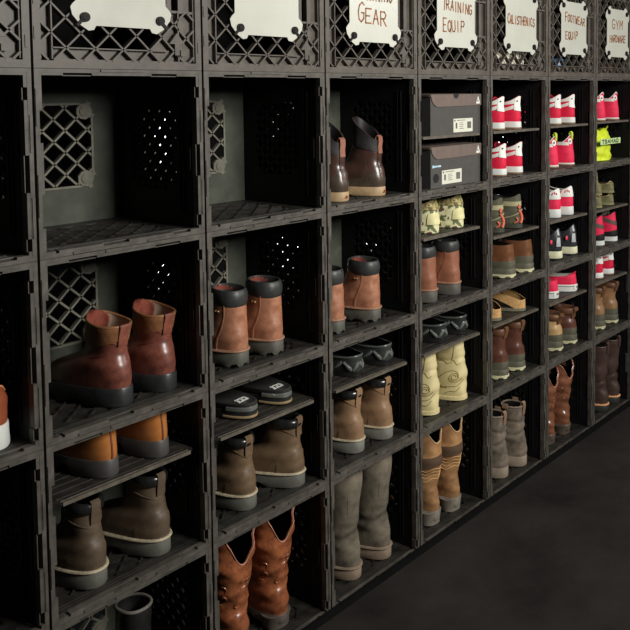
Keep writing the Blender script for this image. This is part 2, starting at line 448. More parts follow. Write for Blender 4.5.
    def sole(s, z0, ex=.004, flare=.0, lugs=0, lug_h=.006, rocker=0.0, waist=.0, N=72, z1=None, bev=.0015, toe=0.0, heel_up=0.0):
        """sole from the ground to z0 (or between z1 and z0); lugs = bites along the lower edge"""
        bm = bmesh.new(); zb = z1 or 0.0; R = []
        def ring(q, e):
            o = []
            for i in range(N):
                a = 2 * PI * i / N - PI / 2; p = s.pt(a, s.st[0][0], 0)
                yb, yf, hb, hf = s.st[0][1:]
                n_ = Vector((cos(a) * (yf - yb) / 2, sin(a) * hb * 1.3, 0)).normalized()
                v = Vector((p.x, p.y, 0)) + n_ * e
                t = (v.y - yb) / (yf - yb)
                low = zb + waist * sm(.32, .40, t) * (1 - sm(.48, .58, t)) + rocker * sm(.75, 1, t) + heel_up * (1 - sm(0, .12, t))
                if lugs and (i // 3) % 2 == 0: low += lug_h
                v.z = low + (z0 - low) * q; o.append(bm.verts.new(v))
            return o
        for q, e in ((0, ex - bev + flare), (.08, ex + flare), (.45, ex + flare * .5), (.92, ex), (1, ex - bev)): R.append(ring(q, e))
        for a, b in zip(R, R[1:]):
            for i in range(N): bm.faces.new((a[i], a[(i + 1) % N], b[(i + 1) % N], b[i]))
        bm.faces.new(R[0][::-1]); bm.faces.new(R[-1])
        return bm
    def rope(s, zf, r=.006, rz=None, a0=0, a1=360, off=0.0, N=48, K=8):
        """padded band following the surface"""
        bm = bmesh.new(); rz = rz or r; R = []; closed = (a1 - a0) >= 360; n = N if closed else N + 1
        for i in range(n):
            a = radians(a0 + (a1 - a0) * i / N); z = zf(a) if callable(zf) else zf
            p = s.pt(a, z, off); d = (s.pt(a, z, .01) - s.pt(a, z, 0)).normalized()
            R.append([bm.verts.new(p + d * r * cos(2 * PI * k / K) + Vector((0, 0, rz * sin(2 * PI * k / K)))) for k in range(K)])
        for i in range(n if closed else n - 1):
            A = R[i]; B = R[(i + 1) % n]
            for k in range(K): bm.faces.new((A[k], A[(k + 1) % K], B[(k + 1) % K], B[k]))
        if not closed: bm.faces.new(R[0]); bm.faces.new(R[-1][::-1])
        return bm
def ribbon(pts, w, th=.0022, x=0.0):
    """strap along 3-D points (y,z), constant width across x"""
    bm = bmesh.new(); P = [Vector((x, p[0], p[1])) for p in pts]; R = []
    for i, p in enumerate(P):
        t = (P[min(i + 1, len(P) - 1)] - P[max(i - 1, 0)]).normalized(); n = Vector((0, t.z, -t.y)) * th / 2
        R.append([bm.verts.new(p + Vector((sx * w / 2, 0, 0)) + n * sn) for sx, sn in ((-1, -1), (1, -1), (1, 1), (-1, 1))])
    for A, B in zip(R, R[1:]):
        for k in range(4): bm.faces.new((A[k], A[(k + 1) % 4], B[(k + 1) % 4], B[k]))
    bm.faces.new(R[0]); bm.faces.new(R[-1][::-1])
    return bm
def tube(pts, r, K=6):
    bm = bmesh.new(); P = [Vector(p) for p in pts]; R = []
    for i, p in enumerate(P):
        t = (P[min(i + 1, len(P) - 1)] - P[max(i - 1, 0)]).normalized()
        u = t.cross(Vector((0.13, .2, 1))).normalized(); v = t.cross(u)
        R.append([bm.verts.new(p + u * r * cos(2 * PI * k / K) + v * r * sin(2 * PI * k / K)) for k in range(K)])
    for A, B in zip(R, R[1:]):
        for k in range(K): bm.faces.new((A[k], A[(k + 1) % K], B[(k + 1) % K], B[k]))
    bm.faces.new(R[0]); bm.faces.new(R[-1][::-1])
    return bm
def loop_tab(last, zt, up=.012, down=.035, w=.018, lean=.004):
    y = lambda z: last.pt(-PI / 2, z, 0).y
    pts = [(y(zt - down) - .0018, zt - down), (y(zt - down * .5) - .0022, zt - down * .5), (y(zt) - .004, zt - .002), (y(zt) - .004 + lean * .2, zt + up * .7),
           (y(zt) + .001, zt + up), (y(zt) + .006, zt + up * .6), (y(zt) + .0065, zt - .012)]
    return ribbon(pts, w)
def boot_st(z0, H, top=(.000, .108, .037, .036), heel=.0365, ball=.045, L=.232, waist=(.008, .112, .031, .033)):
    return [(z0 - .004, .003, L - .004, heel, ball), (z0 + .010, .001, L - .006, heel + .001, ball), (z0 + .028, .0012, L - .026, heel + .0012, ball - .002),
            (z0 + .045, .004, L - .070, heel - .001, .038), (z0 + .062, waist[0] - .001, waist[1] + .016, waist[2] + .002, waist[3] + .001), (z0 + .078, *waist),
            (z0 + .078 + (H - z0 - .078) * .5, (waist[0] + top[0]) / 2, (waist[1] + top[1]) / 2, (waist[2] + top[2]) / 2, (waist[3] + top[3]) / 2), (H, *top), (H + .06, *top)]
def start(name): return empty(name)
def laces(root, last, z0, z1, m, n=4):
    for k in range(n):
        z = z0 + (z1 - z0) * k / (n - 1)
        b = last.rope(z, .0022, .0022, 62, 118, .002, 8, 6); link('lace', b, m, root)
def tongue(root, last, H, m, up=.02):
    b = last.patch(55, 125, lambda a: H - .05, lambda a: H + up - .012 * abs((a - 90) / 35) ** 2, -.001, 10, 6); link('tongue', b, m, root)

def ankle_boot(name, H, leather, sole_m, sole_h=.032, collar=None, collar_r=.008, collar_h=.012, welt=None, tab=None, strip=None, lug=0, top=None, seam=True, wr=.0008,
               seed=1, front=.012, heelcap=None, collar_band=None, lin=None, lace=None, side_panel=None, sole_ex=.004, foxing=None, toplow=0.0, waist=None, cleat=None, tng=True):
    z0 = sole_h
    t_ = top or (.000, .106, .037, .036); t_ = (t_[0] + .007, t_[1] - .010, t_[2] - .0045, t_[3] - .005)
    st = boot_st(z0, H, t_, waist=waist or (.012, .104, .0275, .0295))
    zt = lambda a: H + front * (1 + sin(a)) / 2 - toplow * abs(cos(a)) ** 2
    last = Last(st, zt, wr, seed)
    r = start(name)
    link('upper', last.upper(z0 - .002), leather, r); link('lining', last.lining(.05), lin or M_BLACK, r)
    s = link('sole', last.sole(z0, sole_ex, 0, lug, .006, .006, .010), sole_m, r)
    if cleat: link('outsole_edge', last.sole(.012, sole_ex + .0012, 0, 5, .0055, .006, .004), cleat, s)
    if welt: link('welt', last.rope(z0 + .001, sole_ex + .0015, .0036, 0, 360, .001, 60, 8), welt, r)
    if foxing: link('rubber_foxing', last.patch(-270, 90, z0 - .002, lambda a: z0 + .020 + .006 * cos(radians(a + 90)), .0022, 48, 5), foxing, r)
    if heelcap: link('heel_counter', last.patch(-150, -30, z0 - .001, lambda a: z0 + .055 - .030 * abs((a + 90) / 60) ** 2.2, .0012, 18, 8), heelcap, r)
    if strip: link('heel_strip', last.patch(-102, -78, z0, H - .008, .0020, 5, 16), strip, r)
    if seam:
        link('heel_seam', last.patch(-60, -57.5, z0 + .001, H - .004, .0011, 2, 16), leather, r)
        link('side_seam', last.patch(-152, -149, z0 + .001, H - .006, .0011, 2, 16), leather, r)
    if side_panel: link('quarter_panel', last.patch(-200, -118, lambda a: H - .045 + .0006 * (a + 160), H - .001, .0012, 14, 6), side_panel, r)
    if collar_band: link('collar_band', last.patch(-270, 90, lambda a: H - .034 - .006 * cos(radians(a * 2)), lambda a: zt(radians(a)) - .0005, .0016, 44, 6), collar_band, r)
    if collar: link('padded_collar', last.rope(lambda a: zt(a) - collar_h * .45, collar_r, collar_h, 0, 360, -.0035, 48, 14), collar, r)
    if tab: link('pull_tab', loop_tab(last, H, *tab[1:]), tab[0], r)
    if tng: tongue(r, last, H + front, leather, .016)
    if lace: laces(r, last, H - .045, H + .004, lace)
    return r, last

def western_boot(name, H, leather, sole_m, seed=1, wr=.0022, dip=.055, piping=None, band=None, straps=True, heel_h=.036, heel_m=None, stitch=None, foot_leather=None, side=.0, top=None, embossed=0):
    z0 = heel_h
    t = top or (-.004, .125, .052, .052)
    st = [(z0 - .004, .006, .222, .031, .040), (z0 + .012, .003, .222, .032, .041), (z0 + .030, .004, .190, .031, .038), (z0 + .050, .010, .140, .032, .034),
          (z0 + .075, .015, .122, .035, .035), (z0 + .105, .010, .122, .039, .040), (z0 + .15, .002, .124, .045, .046), (H, *t), (H + .03, *t)]
    zt = lambda a: H - dip * abs(sin(a)) ** 5 - side * abs(cos(a)) ** 3
    last = Last(st, zt, wr, seed, wz=105)
    r = start(name)
    link('shaft_and_vamp', last.upper(z0 - .002, 56, 44), leather, r); link('lining', last.lining(.09), M_BLACK, r)
    link('sole', last.sole(z0, .003, 0, 0, 0, .01, .012, z1=.012), heel_m or sole_m, r)
    b = bmesh.new(); # stacked heel and forefoot tread
    hl = Last([(0, .008, .066, .029, .029), (.02, .006, .070, .031, .031), (z0 - .002, .003, .074, .034, .034)], None, 0, 0)
    R = []
    for z in (0, .006, .012, .018, .024, z0 - .004):
        R.append([b.verts.new(hl.pt(2 * PI * i / 32, z)) for i in range(32)])
    for A, B in zip(R, R[1:]):
        for i in range(32): b.faces.new((A[i], A[(i + 1) % 32], B[(i + 1) % 32], B[i]))
    b.faces.new(R[0][::-1]); b.faces.new(R[-1])
    link('heel', b, heel_m or sole_m, r)
    b = bmesh.new(); P = [(.040 * cos(2 * PI * i / 24), .165 + .052 * sin(2 * PI * i / 24)) for i in range(24)]
    prism(b, P, 0, .013, lambda u, v, d: (u, v, d)); link('forefoot_tread', b, sole_m, r)
    if piping: link('piping', last.rope(lambda a: zt(a) + .0005, .0016, .0020, 0, 360, .0005, 90, 6), piping, r)
    if band:
        link('stitched_band', last.patch(-270, 90, H * .60, H * .71, .0014, 44, 5), band, r)
    if stitch:
        for k in range(4): link('stitch_row', last.rope(lambda a, k=k: H * (.47 + .036 * k) + .004 * sin(6 * a), .0010, .0010, 0, 360, .0008, 72, 5), stitch, r)
    if foot_leather: link('heel_counter', last.patch(-158, -22, z0 - .001, lambda a: z0 + .060 - .03 * abs((a + 90) / 68) ** 2, .0016, 22, 8), foot_leather, r)
    if straps:
        for sgn in (0, 180):
            a = radians(sgn); x = last.pt(a, H).x
            bb = ribbon([(.045, H - .045), (.045, H - .012)], .001)
            bb.free(); bb = bmesh.new()
            for q in (1,):
                sx = math.copysign(1, x)
                pts = [(x + sx * .0022, H - .045), (x + sx * .0022, H - .002), (x + sx * .001, H + .006), (x - sx * .004, H + .007), (x - sx * .006, H - .03)]
                RR = []
                for (px, pz) in pts: RR.append([bb.verts.new((px, .060 - .011, pz)), bb.verts.new((px, .060 + .011, pz)), bb.verts.new((px - sx * .0016, .060 + .011, pz - .0006)), bb.verts.new((px - sx * .0016, .060 - .011, pz - .0006))])
                for A, B in zip(RR, RR[1:]):
                    for k in range(4): bb.faces.new((A[k], A[(k + 1) % 4], B[(k + 1) % 4], B[k]))
                bb.faces.new(RR[0]); bb.faces.new(RR[-1][::-1])
            link('pull_strap', bb, leather, r)
    if embossed:
        rnd = random.Random(seed + 9)
        for k in range(embossed):
            a = radians(rnd.uniform(-175, -70)); z = rnd.uniform(H * .36, H * .64); R0 = rnd.uniform(.007, .015); ph = rnd.uniform(0, 6)
            pts = []
            for i in range(15):
                t_ = i / 14 * 4.2; rr = R0 * (1 - .16 * t_)
                pts.append(last.pt(a + rr * cos(t_ + ph) / .045, z + rr * sin(t_ + ph), .0008))
            link('embossed_scroll', tube(pts, .0015), leather, r)
    return r, last

def low_st(z0, H, L=.232, hw=.032, ball=.042, top=(.004, .100, .028, .026)):
    k = min(1, (H - z0) / .066)
    return [(z0 - .004, .002, L - .003, hw, ball), (z0 + .010 * k, .000, L - .006, hw + .001, ball), (z0 + .024 * k, .001, L - .030, hw, ball - .003),
            (z0 + .040 * k, .003, L - .078, hw - .002, .035), (z0 + .056 * k, .005, .120, .029, .030), (H, *top), (H + .03, *top)]
def low_shoe(name, H, body, sole_m, sole_h=.024, side=.028, front=-.005, collar=None, wr=.0004, seed=1, back_tab=None, tab_w=22, tab_lo=.045, foxing=None, stripe=None,
             outs=None, waist=.006, side_patch=None, seam=None, badge=None, sole_ex=.003, lug=0, rim=None, flap=None, lin=None, heel_taper=0, back_leather=None, st=None, tabk=2.0):
    z0 = sole_h
    last = Last(st or low_st(z0, H), (lambda a: H + front * (1 + sin(a)) / 2 - side * abs(cos(a)) ** 1.6), wr, seed)
    zt = last.zt
    r = start(name)
    link('upper', last.upper(z0 - .002), body, r); link('lining', last.lining(.03), lin or M_BLACK, r)
    s = link('sole', last.sole(z0, sole_ex, .001, lug, .004, .006, waist), sole_m, r)
    if outs: link('outsole', last.sole(.0055, sole_ex + .001, .0005, 0, 0, .004, 0), outs, s)
    if collar: link('padded_collar', last.rope(lambda a: zt(a) - .003, .0045, .006, 0, 360, -.002, 48, 8), collar, r)
    if rim: link('collar_trim', last.rope(lambda a: zt(a) + .0008, .0020, .0022, 0, 360, -.0005, 60, 6), rim, r)
    if back_leather: link('heel_counter', last.patch(-140, -40, z0 - .001, lambda a: z0 + .05 - .022 * abs((a + 90) / 50) ** 2, .0012, 18, 8), back_leather, r)
    if foxing: link('rubber_foxing', last.patch(-270, 90, z0 - .002, lambda a: z0 + .022 + .008 * sin(radians(a * 3)) * .5, .0022, 48, 5), foxing, r)
    if stripe: link('stripe', last.patch(-175, -5, stripe[1], stripe[2], .0014, 30, 4), stripe[0], r)
    if side_patch:
        link('side_panel', last.patch(-182, -118, side_patch[1], side_patch[2], .0014, 12, 4), side_patch[0], r)
    if back_tab:
        link('heel_tab', last.patch(-90 - tab_w, -90 + tab_w, lambda a: z0 + tab_lo - .0 + (H - z0 - tab_lo) * .15 * abs((a + 90) / tab_w) ** tabk, lambda a: zt(radians(a)) + .0015, .0020, 12, 8), back_tab, r)
    if flap:   # diagonal strap that runs from the heel tab down to the right of the heel
        link('heel_flap', last.patch(-122, -84, lambda a: z0 + .034 + .0001 * (-84 - a), lambda a: zt(radians(a)) + .001, .0030, 12, 8), flap, r)
    if badge: badge(r, last)
    return r, last

def slide_sandal(name):
    r = start(name)
    st = [(0, .000, .232, .036, .044), (.03, .000, .232, .037, .045), (.06, .0, .232, .037, .045)]
    last = Last(st, lambda a: .034, 0)
    link('sole', last.sole(.022, .000, 0, 0), mat('slide_black_foam', (40, 40, 40), .4, .2), r)
    link('sole_highlight_band', last.rope(.0235, .0030, .0060, -150, -20, -.001, 30, 8), mat('sole_highlight_silver', (200, 205, 200), .18, .1, metal=.8), r)  # bright metal band stands in for the highlight along the sole edge
    link('tan_edge', last.rope(.006, .0022, .0030, -155, -15, .0005, 30, 8), mat('tan_edge', (150, 128, 92), .6), r)
    bm = bmesh.new(); R = []
    for z, e in ((.0245, -.003), (.030, .0005), (.036, .0005), (.038, -.003), (.0355, -.009), (.0345, -.02)):
        R.append([bm.verts.new(last.pt(2 * PI * i / 48, .02, e) * 1.0 + Vector((0, 0, z - .02))) for i in range(48)])
    for A, B in zip(R, R[1:]):
        for i in range(48): bm.faces.new((A[i], A[(i + 1) % 48], B[(i + 1) % 48], B[i]))
    bm.faces.new(R[0][::-1]); bm.faces.new(R[-1])
    link('footbed', bm, mat('slide_footbed', (52, 52, 50), .45, .25, bump=.2), r)
    bm = bmesh.new(); R = []
    for i in range(15):
        a = PI * i / 14
        R.append([bm.verts.new((.045 * cos(a), y, .026 + (.045 + k) * sin(a) * (1 if k == 0 else 1))) for y, k in ((.105, 0), (.175, -.004), (.175, -.008), (.105, -.004))])
    for A, B in zip(R, R[1:]):
        for k in range(4): bm.faces.new((A[k], A[(k + 1) % 4], B[(k + 1) % 4], B[k]))
    bm.faces.new(R[0]); bm.faces.new(R[-1][::-1])
    link('strap', bm, M_GLOSSBLK, r)
    bm = bmesh.new(); mp = lambda u, v, d: (u, v, .0352 + d)
    for k, (x, y) in enumerate(((-.014, .037), (-.009, .043), (-.003, .037), (.003, .043), (.009, .038), (.014, .043))):
        bar2(bm, (x, y - .006), (x + .003, y + .006), .003, 0, .001, mp)
    bar2(bm, (-.016, .031), (.015, .034), .003, 0, .001, mp); bar2(bm, (-.012, .049), (.017, .050), .0025, 0, .001, mp)
    link('printed_logo', bm, M_WHITE, r)
    return r, last

def clog(name, seed=3):
    st = [(.010, .004, .226, .031, .046), (.024, .000, .230, .035, .048), (.040, .002, .215, .036, .046), (.052, .003, .150, .035, .042), (.062, .004, .125, .033, .038), (.09, .004, .12, .033, .037)]
    zt = lambda a: .054 + .012 * (1 + sin(a)) / 2 - .008 * abs(cos(a)) ** 2
    last = Last(st, zt, .0004, seed)
    r = start(name)
    body = mat('moulded_grey_black_rubber', (58, 62, 58), .3, .25, 30, .1, 50, .6)
    link('clog_body', last.upper(.012), body, r); link('footbed', last.lining(.022), M_BLACK, r)
    s = link('sole', last.sole(.014, .002, .001, 0, 0, .008, .003), M_GLOSSBLK, r)
    for k_, a in enumerate((-172, -150, -128, -106, -84, -60)):
        pts = [last.pt(radians(a + d * (1 if k_ % 2 else -1)), .018 + .0011 * (d + 9), -.001 + .0015 * sin(PI * (d + 9) / 18)) for d in range(-9, 10, 3)]
        link('moulded_ridge', tube(pts, .0048), mat('shiny_ridge', (104, 108, 102), .22, .2), r)
    link('rolled_edge', last.rope(lambda a: zt(a), .0026, .0030, 0, 360, -.001, 56, 8), mat('clog_edge', (84, 88, 82), .3, .2), r)
    return r, last

def mule(name):
    st = [(0, .000, .228, .035, .042), (.05, .002, .220, .034, .040), (.08, .004, .215, .034, .040)]
    last = Last(st, lambda a: .03, 0)
    r = start(name)
    cork = mat('tan_nubuck', (196, 154, 98), .75, .2, 90, .3, 150)
    link('sole', last.sole(.010, .002, 0, 0, 0, .004, 0), mat('gum_sole', (112, 108, 88), .7), r)
    link('footbed', last.sole(.0115, -.002, 0, 0, 0, .0, 0, z1=.0095), mat('dark_footbed', (40, 34, 30), .7, .3), r)
    lo = lambda a: .0095 + max(0, abs(a + 90) - 42) * .00075
    hi = lambda a: .038 + max(0, abs(a + 90) - 25) * .00042
    link('heel_sling', last.patch(-178, -2, lo, hi, .0012, 40, 5), cork, r)
    bm = bmesh.new(); R = []
    for j in range(10):
        y = .105 + .115 * j / 9; h = .056 * (1 - (j / 9) ** 2.4 * .75); w = .043 * (1 - (j / 9) ** 4 * .5)
        R.append([bm.verts.new((w * cos(PI * i / 16), y, .022 + h * sin(PI * i / 16))) for i in range(17)])
    for A, B in zip(R, R[1:]):
        for i in range(16): bm.faces.new((A[i], A[i + 1], B[i + 1], B[i]))
    o = link('vamp', bm, mat('tan_suede_band', (150, 112, 70), .8, .2, 60, .2), r)
    md = o.modifiers.new('thick', 'SOLIDIFY'); md.thickness = .003
    return r, last

def place(root, c, row, s, x, y, rz=0, label='', cat='boot', group=None, sh=.217):
    z = (4 - row) * W + ((sh + .0013) if s else .0117)
    root.location = (c * W + x, y, z); root.rotation_euler = (0, 0, radians(rz))
    tag(root, label, cat, group)
POS = {(0, 2, 0): (.179, .275), (0, 3, 1): (.144, .250), (0, 3, 0): (.114, .251), (1, 2, 0): (.121, .220), (1, 3, 1): (.145, .246), (1, 3, 0): (.134, .276),
       (1, 4, 0): (.109, .224), (2, 1, 0): (.103, .241), (2, 2, 0): (.084, .216), (2, 3, 1): (.144, .253), (2, 3, 0): (.152, .258), (2, 4, 0): (.134, .251),
       (3, 2, 1): (.132, .252), (3, 2, 0): (.119, .229), (3, 3, 1): (.160, .262), (3, 3, 0): (.124, .262), (3, 4, 0): (.125, .222), (4, 1, 1): (.132, .227),
       (4, 1, 0): (.140, .234), (4, 2, 1): (.128, .234), (4, 2, 0): (.165, .268), (4, 3, 1): (.105, .250), (4, 3, 0): (.150, .248), (4, 4, 0): (.150, .258),
       (5, 1, 1): (.151, .249), (5, 1, 0): (.130, .242), (5, 2, 1): (.148, .234), (5, 2, 0): (.162, .267), (5, 3, 1): (.129, .262), (5, 3, 0): (.164, .266),
       (5, 4, 0): (.121, .229), (6, 1, 1): (.147, .262), (6, 2, 0): (.147, .257), (6, 3, 1): (.136, .226), (6, 3, 0): (.153, .260), (6, 4, 0): (.166, .272)}
def pair(res, c, row, s, xl, xr, desc, cat, yl=.042, yr=.042, rl=0, rr=0, sh=.217, group=None):
    xl, xr = POS.get((c, row, s), (xl, xr))
    root = res[0]
    g = group or ('pair: ' + desc)
    place(root, c, row, s, xl, yl, rl, 'left one of the ' + desc, cat, g, sh)
    o = copy_tree(root); place(o, c, row, s, xr, yr, rr, 'right one of the ' + desc, cat, g, sh)
    return root, o
# ================================================================== SETTING
def structure(name, bm, m):
    o = link(name, bm, m, None, False); o['kind'] = 'structure'; return o
M_FLOOR = mat('dark_rubber_floor', (37, 33, 30), 0.8, 0.55, 3.2, 0.35, 220, 0.3, musgrave=9)
b = bmesh.new(); box(b, -2.5, 9, -4.0, 2.1, -.05, 0); structure('floor', b, M_FLOOR)
b = bmesh.new()
wx0, wx1, wz0, wz1 = 1.47, 4.6, .25, 1.25
box(b, -2.5, wx0, 2.1, 2.2, 0, 2.8); box(b, wx1, 9, 2.1, 2.2, 0, 2.8); box(b, wx0, wx1, 2.1, 2.2, 0, wz0); box(b, wx0, wx1, 2.1, 2.2, wz1, 2.8); box(b, 1.755, 2.12, 2.1, 2.2, wz0, wz1)
structure('wall_back', b, mat('dark_painted_wall', (30, 29, 28), .8, .15, 4, .1, 80))
b = bmesh.new()
for x in (wx0, 1.715, 2.12, 3.3, wx1 - .04): box(b, x, x + .04, 2.08, 2.14, wz0, wz1)

for xa, xb in ((wx0, 1.755), (2.12, wx1)):
    box(b, xa, xb, 2.08, 2.14, wz0, wz0 + .04); box(b, xa, xb, 2.08, 2.14, wz1 - .04, wz1)
structure('added_glint_frame', b, mat('grey_glint_frame', (90, 90, 88), .5))  # frame of the invented windows, added so glints show through the lattices
m = bpy.data.materials.new('added_glint_glow'); m.use_nodes = True
bs = m.node_tree.nodes['Principled BSDF']; bs.inputs['Base Color'].default_value = (.8, .85, .9, 1)
bs.inputs['Emission Color'].default_value = (.86, .93, 1, 1); bs.inputs['Emission Strength'].default_value = 3.6  # glowing pane added behind the crates to make the lattice glints
b = bmesh.new(); box(b, wx0, wx1, 2.145, 2.15, wz0, wz1)
g = link('glint_glazing', b, m, None, False); g['kind'] = 'structure'; g.name = 'added_glint_pane'

b = bmesh.new(); box(b, -1.2, 7 * W, -.013, -.0026, 0, .0175); structure('shadow_strip_1', b, mat('contact_shadow_black', (9, 9, 9), .8, .3, 20, 0, 60, .15))  # black strip added in place of the contact shadow under the bottom crates

# ================================================================== CRATES
desc = {
 (-1, 1): 'empty cubby cut by the left edge, under the top row',
 (-1, 2): 'cubby at the left edge holding the white-soled brown shoe', (-1, 3): 'dark empty cubby at the left edge, third one down',
 (-1, 4): 'dark empty cubby in the lower left corner',
 (0, 1): 'large empty cubby with a grey-green lattice back, nearest to the camera', (0, 2): 'cubby holding the reddish brown ankle boots',
 (0, 3): 'cubby with orange-tan dress shoes above taupe boots', (0, 4): 'dark cubby at the bottom holding a black boot with grey rim',
 (1, 1): 'empty cubby between the big empty one and the duck boots', (1, 2): 'cubby holding rust work boots with charcoal collars beside the reddish boots',
 (1, 3): 'cubby with black slides above taupe work boots', (1, 4): 'bottom cubby holding the glossy orange-brown western boots',
 (2, 1): 'cubby holding the dark brown rubber duck boots', (2, 2): 'cubby holding russet work boots below the duck boots',
 (2, 3): 'cubby with grey rubber clogs above tan-brown work boots', (2, 4): 'bottom cubby holding the tall dusty grey boots',
 (3, 1): 'cubby holding the two dark shoe boxes', (3, 2): 'cubby with pale camouflage shoes above russet boots',
 (3, 3): 'cubby with black clogs above the cream boots', (3, 4): 'bottom cubby holding the tan western boots with a dark band',
 (4, 1): 'cubby of crimson sneakers directly right of the shoe boxes', (4, 2): 'cubby with olive sandals above low brown shoes',
 (4, 3): 'cubby with tan slingback sandals above maroon brown boots', (4, 4): 'bottom cubby holding the dusty grey pull-on boots',
 (5, 1): 'cubby of red sneakers, two columns right of the shoe boxes', (5, 2): 'cubby with white-heeled red sneakers above black runners',
 (5, 3): 'cubby with low red canvas shoes above tan and green boots', (5, 4): 'bottom cubby holding the chestnut western boots',
 (6, 1): 'cubby at the right edge holding the neon yellow bag', (6, 2): 'cubby at the right edge with olive moccasins above red and black trainers',
 (6, 3): 'cubby at the right edge with red sneakers above tan boots', (6, 4): 'bottom cubby at the right edge holding tall dark brown boots'}
for c in range(-1, 7):
    for r_ in range(1, 5): crate(c, r_, 'black milk crate, ' + desc[(c, r_)])
fr = {-1: 'black lattice crate cut by the left edge of the top row', 0: 'black lattice crate with a large blank white card, nearest to the camera',
      1: 'black lattice crate with a blank card, left of the GEAR card', 2: 'black lattice crate carrying the TRAINING GEAR card',
      3: 'black lattice crate carrying the TRAINING EQUIP card', 4: 'black lattice crate carrying the CALISTHENICS card',
      5: 'black lattice crate carrying the FOOTWEAR EQUIP card', 6: 'black lattice crate carrying the GYM HARDWARE card'}
for c in range(-1, 7): front_crate(c, fr[c])
sign(0, 'blank white card on the top crate nearest to the camera', None)
sign(1, 'blank white card on the second top crate, left of the GEAR card', None)
sign(2, 'white card reading TRAINING GEAR in brown marker', [('TRAINING', .170, .203, .125, .036, 0, 1.1), ('GEAR', .160, .143, .108, .036, -.05, 1.35)])
sign(3, 'white card reading TRAINING EQUIP in brown marker', [('TRAINING', .172, .194, .138, .028, -.05, 1.5), ('EQUIP', .155, .139, .100, .031, .03, 1.2)])
sign(4, 'glossy white card reading CALISTHENICS in brown marker', [('CALISTHENICS', .166, .176, .158, .026, -.02, 1.15)])
sign(5, 'white card reading FOOTWEAR EQUIP in brown marker', [('FOOTWEAR', .174, .200, .140, .026, -.06, 1.2), ('EQUIP', .150, .146, .086, .026, .03, 1)])
sign(6, 'white card reading GYM HARDWARE in brown marker at the right edge', [('GYM', .165, .203, .092, .034, 0, 1.1), ('HARDWARE', .168, .149, .132, .026, .02, 1)])

SHW = {(0, 3): .217, (1, 3): .217, (2, 3): .217, (3, 1): .160, (3, 2): .210, (3, 3): .215, (4, 1): .160, (4, 2): .163, (4, 3): .215, (5, 1): .163, (5, 2): .165, (5, 3): .210,
       (6, 1): .165, (6, 2): .161, (6, 3): .215}
what = {(0, 3): 'orange-tan dress shoes', (1, 3): 'black slides', (2, 3): 'grey rubber clogs', (3, 1): 'upper shoe box', (3, 2): 'pale camouflage shoes', (3, 3): 'black clogs over the cream boots',
        (4, 1): 'upper crimson sneakers beside the shoe boxes', (4, 2): 'olive and orange sandals', (4, 3): 'tan slingback sandals', (5, 1): 'white-flapped red sneakers in the sixth cubby along', (5, 2): 'white-heeled red sneakers over the black runners',
        (5, 3): 'low red canvas shoes', (6, 1): 'red sneakers over the neon bag', (6, 2): 'olive moccasins', (6, 3): 'red sneakers over the tan boots at the right edge'}
for k, h in SHW.items(): shelf(k[0], k[1], h, 'thin black plastic shelf carrying the ' + what[k])

# ================================================================== SHOES
def P(res, c, row, s, xl, xr, desc, cat, **kw):
    kw.setdefault('sh', SHW.get((c, row), .217)); return pair(res, c, row, s, xl, xr, desc, cat, **kw)
L_RED = mat('reddish_brown_leather', (88, 50, 43), .34, .38, 26, .10, 60, .7, rgb2=(150, 88, 70))
L_REDC = mat('tan_brown_collar', (136, 92, 58), .5, .25, 30, .25, 70)
S_DKR = mat('charcoal_rubber_sole', (46, 47, 48), .42, .2, 40, .1, 80)
LIN_R = mat('red_brown_lining', (120, 56, 40), .8, .3, 60)
WOOD = mat('stacked_heel_grey', (128, 120, 108), .7, .25, 30, .2, 60)

# column 0
res = ankle_boot('ankle_boot', .158, L_RED, S_DKR, .036, collar=None, collar_band=L_REDC, tab=(L_RED, .002, .040, .020), seed=3, front=.016, wr=.0010, top=(-.003, .106, .0375, .038), seam=False, tng=False, lin=mat('cream_lining', (176, 160, 138), .85, .15), toplow=.004)
for k, (z, d) in enumerate(((.118, 1), (.112, 1))):
    link('quarter_seam', res[1].patch(-175, -20, lambda a, z=z: z + .0004 * abs(a + 90) * (1 if k == 0 else -1) * .5, lambda a, z=z: z + .0016 + .0004 * abs(a + 90) * (1 if k == 0 else -1) * .5, .0013, 26, 1), L_RED, res[0])
link('collar_roll', res[1].rope(lambda a: res[1].zt(a) - .001, .0030, .0034, 0, 360, -.001, 48, 8), L_REDC, res[0])
link('inner_tongue', res[1].patch(40, 150, lambda a: .13, lambda a: .181 - .012 * abs((a - 100) / 50) ** 2 - .002 * abs(sin(a * .2)), -.012, 16, 8), LIN_R, res[0])
P(res, 0, 2, 0, .170, .267, 'reddish brown ankle boots with charcoal soles', 'boot', yl=.040, yr=.040, rl=4, rr=2)

L_ORG = mat('orange_tan_polished_leather', (176, 112, 60), .22, .22, 16, .08, 40, .6, coat=.3)
res = low_shoe('dress_shoe', .098, L_ORG, mat('dark_grey_heel', (72, 70, 68), .5, .15), .034, side=.020, waist=.022, seed=5, st=low_st(.034, .098, .232, .033, .040, (.003, .105, .030, .028)))
link('heel_seam', res[1].patch(-92, -89, .034, .096, .0015, 2, 10), mat('dark_thread', (110, 56, 22), .6), res[0])
link('topline_seam', res[1].rope(lambda a: res[1].zt(a) - .005, .0010, .0010, 0, 360, .0003, 50, 5), mat('dark_thread', (110, 56, 22)), res[0])
P(res, 0, 3, 1, .138, .244, 'orange-tan dress shoes with grey heels', 'shoe', yl=.036, yr=.034, rl=3)

